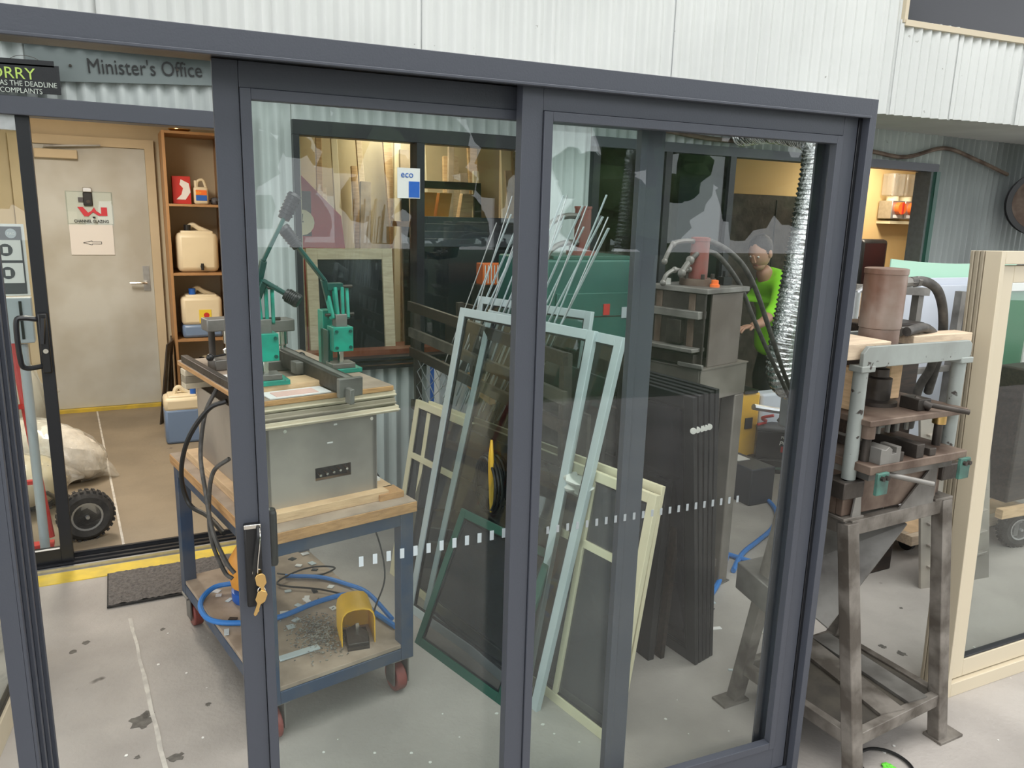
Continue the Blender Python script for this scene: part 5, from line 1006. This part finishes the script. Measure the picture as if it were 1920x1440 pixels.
mb = MB(); mb.lathe([(.065, 1.18), (.065, 1.195), (.042, 1.2), (.042, 1.27), (.030, 1.275), (.030, 1.30), (.018, 1.303), (.018, 1.352)], (2.205, 1.66, 0), n=20); mb.build('ram', M['darksteel'], op)
one('upper_platen', M['rust'], op, 'box', 1.985, 2.45, 1.50, 1.76, 1.162, 1.182, bev=.003); one('lower_platen', M['rust'], op, 'box', 1.98, 2.44, 1.475, 1.78, 1.018, 1.046, bev=.003)
one('bolster', M['steel'], op, 'box', 2.02, 2.42, 1.51, 1.75, .985, 1.018)
for x, y in ((2.015, 1.53), (2.40, 1.56), (2.015, 1.73), (2.40, 1.73)):
    one('guide_pillar', M['darksteel'], op, 'cyl', (x, y, 1.046), (x, y, 1.162), .014); one('guide_bush', M['brass'] if x > 2.1 else M['rust'], op, 'cyl', (x, y, 1.12), (x, y, 1.162), .022)
for x, w_, h in ((2.10, .03, .03), (2.19, .035, .045), (2.255, .03, .025)):
    one('die_bar', M['darksteel'], op, 'box', x, x+w_, 1.48, 1.74, 1.046, 1.046+h, bev=.002)
one('die_block', M['steel'], op, 'prism', [(0, 0), (.09, 0), (.09, .05), (.07, .05), (.07, .03), (.05, .03), (.05, .045), (.035, .055), (.02, .045), (0, .05)], (2.02, 1.478, 1.046), (1, 0, 0), (0, 0, 1), (0, .06, 0), bev=.001)
for k in range(5): one('punch', M['steel'], op, 'cyl', (2.11+.045*k, 1.60, 1.10), (2.11+.045*k, 1.60, 1.162), .008, None, 8)
one('clamp_block', M['darksteel'], op, 'box', 2.24, 2.30, 1.53, 1.60, 1.182, 1.22, bev=.003)
mb = MB(); mb.cyl((2.265, 1.54, 1.205), (2.36, 1.44, 1.19), .0085); mb.cyl((2.255, 1.56, 1.215), (2.285, 1.52, 1.195), .014); mb.build('lever_rod', M['darksteel'], op)
mb = MB(); mb.cyl((2.09, 1.50, 1.002), (2.19, 1.41, .985), .0085); mb.build('lever_rod', M['steel'], op)
for x in (2.0, 2.395): pc_ = one('clamp_plate', M['fadedgreen'], op, 'box', x, x+.05, 1.462, 1.474, .955, 1.025, bev=.002); [one('bolt', M['darksteel'], pc_, 'cyl', (x+.015+.02*k, 1.462, 1.01), (x+.015+.02*k, 1.452, 1.01), .008, None, 6) for k in range(2)]
for pts in ([aty(1706, 528, 1.70), aty(1735, 528, 1.70), aty(1758, 545, 1.71), aty(1768, 585, 1.73), aty(1766, 640, 1.76), aty(1752, 695, 1.80), aty(1740, 735, 1.84)], [aty(1700, 622, 1.66), aty(1735, 615, 1.68), aty(1755, 640, 1.74), aty(1745, 690, 1.80), aty(1722, 730, 1.85), aty(1705, 800, 1.9)]):
    mb = MB(); mb.tube(pts, .016, n=12); mb.build('hose', M['hose'], op)
for a, b in (((1690, 530), (1716, 528)), ((1688, 622), (1712, 620))): mb = MB(); mb.cyl(aty(*a, 1.70), aty(*b, 1.70), .016, n=8); mb.cyl(aty(*b, 1.70), aty(b[0]+6, b[1], 1.70), .019, n=6); mb.build('hose_fitting', M['steel'], op)
# timber packers on the press
for lab, mt, c, s, rz in (('pale sawn timber block lying left on the old press head', 'palepine', (2.015, 1.64, 1.385), (.19, .16, .05), 0), ('long pale timber block wedged between the old press and the beige frame', 'palepine', (2.49, 1.68, 1.372), (.30, .07, .06), -.02),
                          ('upright orange timber packer behind the left post of the old press', 'pine', (2.055, 1.64, 1.25), (.045, .07, .135), 0), ('upright timber packer behind the ram of the old press', 'pine', (2.31, 1.70, 1.245), (.06, .05, .12), 0)):
    mb = MB(); mb.cbox(c, *s, rz=rz); mb.build('timber_block', M[mt], bev=.003, label=lab, category='timber')
# hose ring and lime scrap on the floor
mb = MB(); c = atz(1660, 1440); mb.tube([c+V((.085*math.cos(a), .085*math.sin(a), .008)) for a in [k*math.pi/8-1 for k in range(17)]], .006, n=6, sub=3); mb.build('hose_ring', M['cable'], label='black hose loop lying on the floor in front of the old press stand', category='hose')
random.seed(2); mb = MB()
for k in range(7): mb.ball(atz(1665+random.uniform(-10, 10), 1437+random.uniform(-4, 4), .006), .012, .009, .005, n=7, m=5, jit=.3)
mb.build('lime_scrap', M['lime'], label='small crumpled lime green scrap on the floor inside the hose loop', category='scrap')

# ================================================================ SHEET TROLLEY, BEIGE DOOR UNIT
tr = thing('sheet_trolley', 'low timber platform trolley carrying upright sheets, right background', 'trolley', (4.1, 2.8, 0))
one('deck', M['pine'], tr, 'box', 3.665, 4.75, 2.47, 3.1, .125, .145); 
for q in ((3.66, 4.76, 2.43, 2.47), (3.66, 4.76, 3.1, 3.14), (3.66, 3.70, 2.47, 3.1), (4.72, 4.76, 2.47, 3.1)): one('edge_board', M['palepine'], tr, 'box', *q, .09, .145, bev=.003)
for x, y in ((3.8, 2.55), (4.6, 2.55), (3.8, 3.0), (4.6, 3.0)): one('castor', M['rubber'], tr, 'cyl', (x-.015, y, .045), (x+.015, y, .045), .045)
for x in (3.70, 4.05): one('upright', M['steel'], tr, 'bar', (x, 2.62, .145), (x, 2.62, 1.42), .04, .04, (0, 1, 0))
one('cross_rail', M['steel'], tr, 'bar', (3.18, 2.60, 1.455), (3.75, 2.61, 1.425), .04, .04); one('cross_rail', M['steel'], tr, 'bar', (3.69, 2.62, 1.0), (4.06, 2.62, 1.0), .03, .03)
mb = MB(); n_pts = [(0, 0), (1.15, 0), (1.15, 1.40)] + [(1.15-1.15*k/10, 1.42-.02*math.sin(k*.3)+.015*(k/10)**2) for k in range(11)]; mb.prism(n_pts, (3.775, 2.86, .146), (1, 0, 0), (0, 0, 1), (0, .006, 0)); mb.build('plastic_sheet', M['mint'], label='tall mint green sheet standing at the back of the sheet trolley', category='sheet')
for i, (x0, x1, h, y, dz) in enumerate(((3.74, 4.62, 1.33, 2.80, 0), (3.76, 4.70, 1.29, 2.77, 0), (3.85, 4.4, .98, 2.72, 0))): 
    mb = MB(); mb.frame((x0, y, .146), (x1-x0, 0, 0), (0, .012, 0), (0, .0, h)); mb.build('plastic_sheet', M['whitesheet'], bev=.002, label=['tall white sheet directly in front of the mint one', 'white sheet one layer in front of the tallest white one', 'lowest and nearest white sheet on the trolley'][i], category='sheet')
for x0, x1, mt, lab in ((4.36, 4.44, 'dkgrey', 'dark grey profile standing in front of the white sheets'), (4.455, 4.50, 'silver', 'silver profile left of its twin beside the green-paned sash'), (4.52, 4.565, 'silver', 'silver profile right of its twin, touching the green-paned sash')):
    pass
for i, (px, wd, mt, lab) in enumerate(((1808, .06, 'dkgrey', 'dark grey profile standing in front of the white sheets'), (1822, .03, 'silver', 'silver profile next to the dark grey one'), (1833, .03, 'silver', 'silver profile beside the green-paned sash'))):
    p = aty(px, 620, 2.66); h0 = (1.33, 1.42, 1.43)[i]; mb = MB(); mb.box(p.x-wd/2, p.x+wd/2, 2.65, 2.67, .146 if i else .75, h0); mb.build('aluminium_profile', M[mt], bev=.002, label=lab, category='profile')
t = thing('glazed_casement', 'white framed sash with a green pane on the sheet trolley, behind the beige unit', 'window sash', (4.4, 2.66, .15)); x0 = aty(1845, 560, 2.63).x
for q in ((x0, x0+.05, .146, 1.46), (x0+.45, x0+.5, .146, 1.46)): one('stile', M['white'], t, 'box', q[0], q[1], 2.62, 2.65, q[2], q[3], bev=.004)
for z in (.146, 1.41): one('rail', M['white'], t, 'box', x0+.05, x0+.45, 2.62, 2.65, z, z+.05, bev=.004)
one('pane', mat('green_pane', (.10, .24, .15), .2), t, 'box', x0+.045, x0+.455, 2.632, 2.638, .19, 1.415)
lv = thing('louvre_sheet', 'grey ribbed louvre panel leaning behind the old press', 'panel', (3.35, 2.2, 0)); a = V((3.44, 2.20, 0)); u_ = V((.45, -.06, 0)); v_ = V((-.06, .10, .92))
mb = MB(); mb.frame(a, u_, v_, (0, .012, 0)); mb.build('sheet', M['steelbox'], lv)
for k in range(7): mb = MB(); mb.bar(a+u_*.08+v_*(.12+.12*k)+V((0, -.006, 0)), a+u_*.92+v_*(.16+.12*k)+V((0, -.006, 0)), .03, .012, (0, 0, 1)); mb.build('louvre', M['steelbox'], lv, bev=.002)
wk = thing('trolley_wheel', 'grey pneumatic wheel and rail of a trolley seen through the beige unit\'s glass', 'trolley', (4.4, 2.4, 0)); wheel(wk, (4.42, 2.33, .11), (-.3, -1, 0), .11, .07); one('rail', M['pine'], wk, 'bar', (4.1, 2.26, .27), (5.3, 2.2, .25), .04, .05); one('bracket', M['darksteel'], wk, 'bar', (4.42, 2.36, .11), (4.42, 2.30, .26), .05, .02)
one('load', M['dark_timber'], wk, 'box', 4.15, 5.2, 2.26, 2.42, .32, 1.05, bev=.01)
bu = thing('door_unit', 'large beige aluminium sliding door unit leaning at the right edge of the picture', 'door', (3.5, 1.6, 0))
bo = V((2.70, 1.563, 0)); bu_ = V((1.0, -.035, 0)).normalized(); bv = V((0, .059, 1.684)).normalized(); bn = bu_.cross(bv)*-1
def bbx(nm, mt, s0, s1, v0, v1, d0, d1, bev=.002): mb = MB(); mb.frame(bo + bu_*s0 + bv*v0 + bn*d0, bu_*(s1-s0), bv*(v1-v0), bn*(d1-d0)); return mb.build(nm, M[mt], bu, bev=bev)
BH = 1.684; BW = 1.75
bbx('jamb', 'cream2', 0, .022, 0, BH, 0, .06); bbx('jamb_fin', 'beige', .022, .040, .03, BH-.03, .03, .045); bbx('jamb', 'cream2', BW-.03, BW, 0, BH, 0, .13); bbx('sill', 'cream2', .022, BW-.03, 0, .055, 0, .13); bbx('head', 'cream2', .022, BW-.03, BH-.045, BH, 0, .13)
bbx('sash_stile', 'cream2', .045, .105, .06, BH-.05, .018, .055); bbx('sash_stile', 'beige', .0225, .045, .055, BH-.05, .05, .12); bbx('sash_rail', 'cream2', .105, BW-.1, .06, .13, .018, .055); bbx('sash_rail', 'cream2', .105, BW-.1, BH-.11, BH-.05, .018, .055)
bbx('seal', 'black', .105, .112, .13, BH-.11, .022, .05); bbx('seal', 'black', .112, BW-.1, .13, .137, .022, .05); bbx('glass_pane', 'g_clear', .10, BW-.1, .125, BH-.1, .034, .040, 0)
b2_ = thing('door_unit', 'second beige door unit, only its ribbed edge showing left of the big one', 'door', (2.68, 1.72, 0))
for s0, s1, d0, d1, mt in ((-.004, .02, .062, .075, 'beige'), (-.008, .02, .077, .092, 'beige'), (-.012, .02, .094, .105, 'beige')):
    mb = MB(); mb.frame(bo + bu_*s0 + bn*d0, bu_*(s1-s0), bv*BH, bn*(d1-d0)); mb.build('edge_rib', M[mt], b2_, bev=.002)
mb = MB(); mb.frame(bo + bu_*0 + bn*.15, bu_*1.5, bv*.05, bn*.02) if False else mb.frame(bo + bu_*.02 + bn*.085, bu_*1.5, bv*.05, bn*.02); mb.build('sill', M['beige'], b2_)

# hose on the wall, reel, dispenser, things in the right room
hose('wall_hose', 'brown hose sagging along the soffit and cladding above the right doorway', [(3.0, 4.14, 2.32), (3.7, 4.15, 2.28), (4.4, 4.15, 2.36), (5.134, 4.15, 2.29), (5.5, 4.15, 2.275), (5.93, 4.15, 2.365), (6.35, 4.15, 2.30), (6.75, 4.12, 2.2)], .016, 'rust')
dr = thing('cable_drum', 'round cable drum hanging at the right edge beyond the beige unit', 'drum', (6.9, 3.9, 1.7)); da = V((-.8, -.6, 0)); c = V((6.87, 3.85, 1.97))
mb = MB(); mb.cyl(c, c+da*.02, .27, n=36); mb.cyl(c-da*.16, c-da*.14, .27, n=36); mb.build('flange', M['blackplastic'], dr); mb = MB(); mb.cyl(c-da*.14, c, .20, n=30); mb.build('winding', M['cable'], dr); mb = MB(); mb.cyl(c+da*.02, c+da*.024, .23, n=36); mb.build('face', M['rust'], dr); mb = MB(); mb.cyl(c+da*.024, c+da*.04, .07, n=20); mb.build('hub', M['whiteplastic'], dr); one('hanger', M['darksteel'], dr, 'bar', c+V((0, 0, .25)), c+V((0, 0, .49)), .02, .02, (0, 1, 0))
for k in range(3): one('tail', M['cable'], dr, 'tube', [c+V((-.02*k, .0, -.22)), c+V((-.10-.03*k, -.05, -.5)), c+V((-.2-.02*k, -.1, -.9-.1*k))], .005)
ds = thing('soap_dispenser', 'wall dispenser with two clear hoppers and two red round knobs', 'dispenser', (7.2, 5.58, 1.85))
for k in range(2):
    x = 7.155+.20*k; hp2 = one('hopper', M['bagfilm'], ds, 'box', x-.085, x+.085, 5.44, 5.58, 2.05, 2.27, bev=.01); one('neck', M['cream'], ds, 'cyl', (x, 5.50, 2.0), (x, 5.50, 2.045), .06); one('body', M['alu'], ds, 'box', x-.095, x+.095, 5.42, 5.58, 1.82, 2.0, bev=.006); one('knob', M['orange'], ds, 'cyl', (x, 5.42, 1.925), (x, 5.37, 1.925), .062, None, 24); one('knob_bar', M['red'], ds, 'box', x-.008, x+.008, 5.36, 5.37, 1.87, 1.98); one('label_card', M['white'], ds, 'box', x-.06, x+.06, 5.415, 5.42, 1.83, 1.86)
one('drip_shelf', M['cream'], ds, 'box', 7.08, 7.45, 5.44, 5.6, 1.77, 1.80)
hc_ = thing('office_chair', 'black high-backed chair just inside the right doorway', 'chair', (6.4, 5.1, 0)); one('backrest', M['blackplastic'], hc_, 'box', 6.42, 6.80, 5.2, 5.28, .75, 1.62, bev=.04); one('seat', M['blackplastic'], hc_, 'box', 6.36, 6.80, 4.8, 5.24, .45, .55, bev=.03); one('column', M['darksteel'], hc_, 'cyl', (6.58, 5.02, .06), (6.58, 5.02, .45), .03)
for k in range(5): a = k*1.257; one('base_arm', M['blackplastic'], hc_, 'bar', (6.58, 5.02, .06), (6.58+.26*math.cos(a), 5.02+.26*math.sin(a), .04), .04, .03)
rj = thing('jacket', 'red jacket with a dark collar hanging just inside the right doorway', 'jacket', (6.95, 5.0, 1.0)); mb = MB(); mb.tube([(7.05, 4.88, 1.62), (7.03, 4.87, 1.45), (7.0, 4.86, 1.2), (7.0, 4.86, 1.0)], .1, n=12, rf=lambda q: .07+.07*math.sin(q*2.6)); mb.build('cloth', M['red'], rj); mb = MB(); mb.ball((7.07, 4.88, 1.66), .075, .06, .06, n=12, m=8); mb.build('collar', M['blackplastic'], rj); one('hook', M['chrome'], rj, 'tube', [(7.07, 4.88, 1.70), (7.08, 4.86, 1.76)], .006); one('stand_pole', M['darksteel'], rj, 'cyl', (7.02, 4.9, .0), (7.07, 4.9, 1.74), .012)
cb = thing('added_dark_cabinet', 'tall dark cabinet added to blacken the yellow-walled room behind the worker', 'cabinet', (5, 5.4, 0)); one('body', M['darkglass'], cb, 'box', 3.62, 4.80, 5.3, 5.58, 0, 2.5, bev=.004); one('body', M['darksteel'], cb, 'box', 4.80, 6.5, 5.3, 5.58, 0, 1.99, bev=.004)  # dark blocks added to stand in for the dim, reflecting area
for x in (5.35, 5.95): one('door_gap', M['black'], cb, 'box', x, x+.01, 5.295, 5.3, .05, 1.95)
hk = thing('crank_handle', 'bent pale steel crank handle sticking up behind the old press', 'handle', (2.95, 2.4, 1.2)); mb = MB(); mb.tube([aty(1606, 548, 2.45), aty(1622, 538, 2.45), aty(1634, 524, 2.45), aty(1640, 519, 2.45), aty(1634, 514, 2.45)], .010, n=8); mb.build('crank', M['alu'], hk); mb = MB(); mb.cyl(aty(1606, 548, 2.45), aty(1606, 548, 2.45)-V((0, 0, .12)), .02); mb.build('hub', M['alu'], hk)
cab = thing('tool_stand', 'dark timber and steel stand behind the old press cylinder, crank handle on it', 'stand', (3.05, 2.6, 0)); one('cabinet', M['dark_timber'], cab, 'box', 3.12, 3.50, 2.42, 2.72, 0, 1.30, bev=.006); one('back_board', M['pine'], cab, 'box', 3.15, 3.45, 2.68, 2.72, 1.30, 1.42)

for i, (px, py, r_) in enumerate(((265, 1352, .045), (275, 1340, .025), (330, 1420, .028), (160, 1205, .018), (138, 1222, .016), (258, 1420, .012), (305, 1180, .012), (390, 1320, .014), (1690, 1225, .022), (1655, 1212, .018), (1690, 1140, .010))):
    c = atz(px, py, .0006); mb = MB(); mb.prism([(r_*random.uniform(.45, 1.15)*math.cos(k*.393), r_*random.uniform(.45, 1.15)*math.sin(k*.393)) for k in range(16)], c, (1, 0, 0), (0, 1, 0), (0, 0, .0006)); mb.build('oil_stain', M['oil'], kind='stuff', label='dark oily stain on the concrete floor', category='stain')
# chips and litter on the yard floor
random.seed(33)
for i in range(46):
    px = random.choice([random.uniform(100, 430), random.uniform(560, 950), random.uniform(1010, 1450), random.uniform(1620, 1900)]); py = random.uniform(1180, 1435); c = atz(px, py, .001)
    if 0.15 < (c-C0).dot(cu) < .45 and c.y > 2.2 and c.y < 3.3: continue
    mb = MB(); n = 5; rr = random.uniform(.002, .007); a0_ = random.uniform(0, 6); mb.prism([(rr*math.cos(a0_+k*1.256)*random.uniform(.6, 1.3), rr*math.sin(a0_+k*1.256)) for k in range(n)], c, (1, 0, 0), (0, 1, 0), (0, 0, .0015)); mb.build('floor_chip', M['whiteplastic'], label='tiny pale chip on the concrete floor', category='chip', group='pale chips on the floor')
for i, (px, py, w_, d_, mt) in enumerate(((1343, 1178, .045, .02, 'white'), (1335, 1130, .03, .02, 'silver'), (1433, 1183, .05, .03, 'lcd'), (1405, 1064, .05, .02, 'white'), (1336, 1144, .04, .008, 'blackplastic'), (1375, 1256, .04, .01, 'silver'))):
    mb = MB(); mb.cbox(atz(px, py, .003), w_, d_, .004, rz=random.uniform(-.6, .6)); mb.build('litter_piece', M[mt], label=['white offcut on the floor right of the black door frames', 'pale offcut near the blue hose end', 'torn grey scrap on bare floor between the two stands', 'white scrap beside the blue hose and stand foot', 'short black rubber piece below the blue hose end', 'thin pale strip at the far foot of the old press stand'][i], category='scrap')
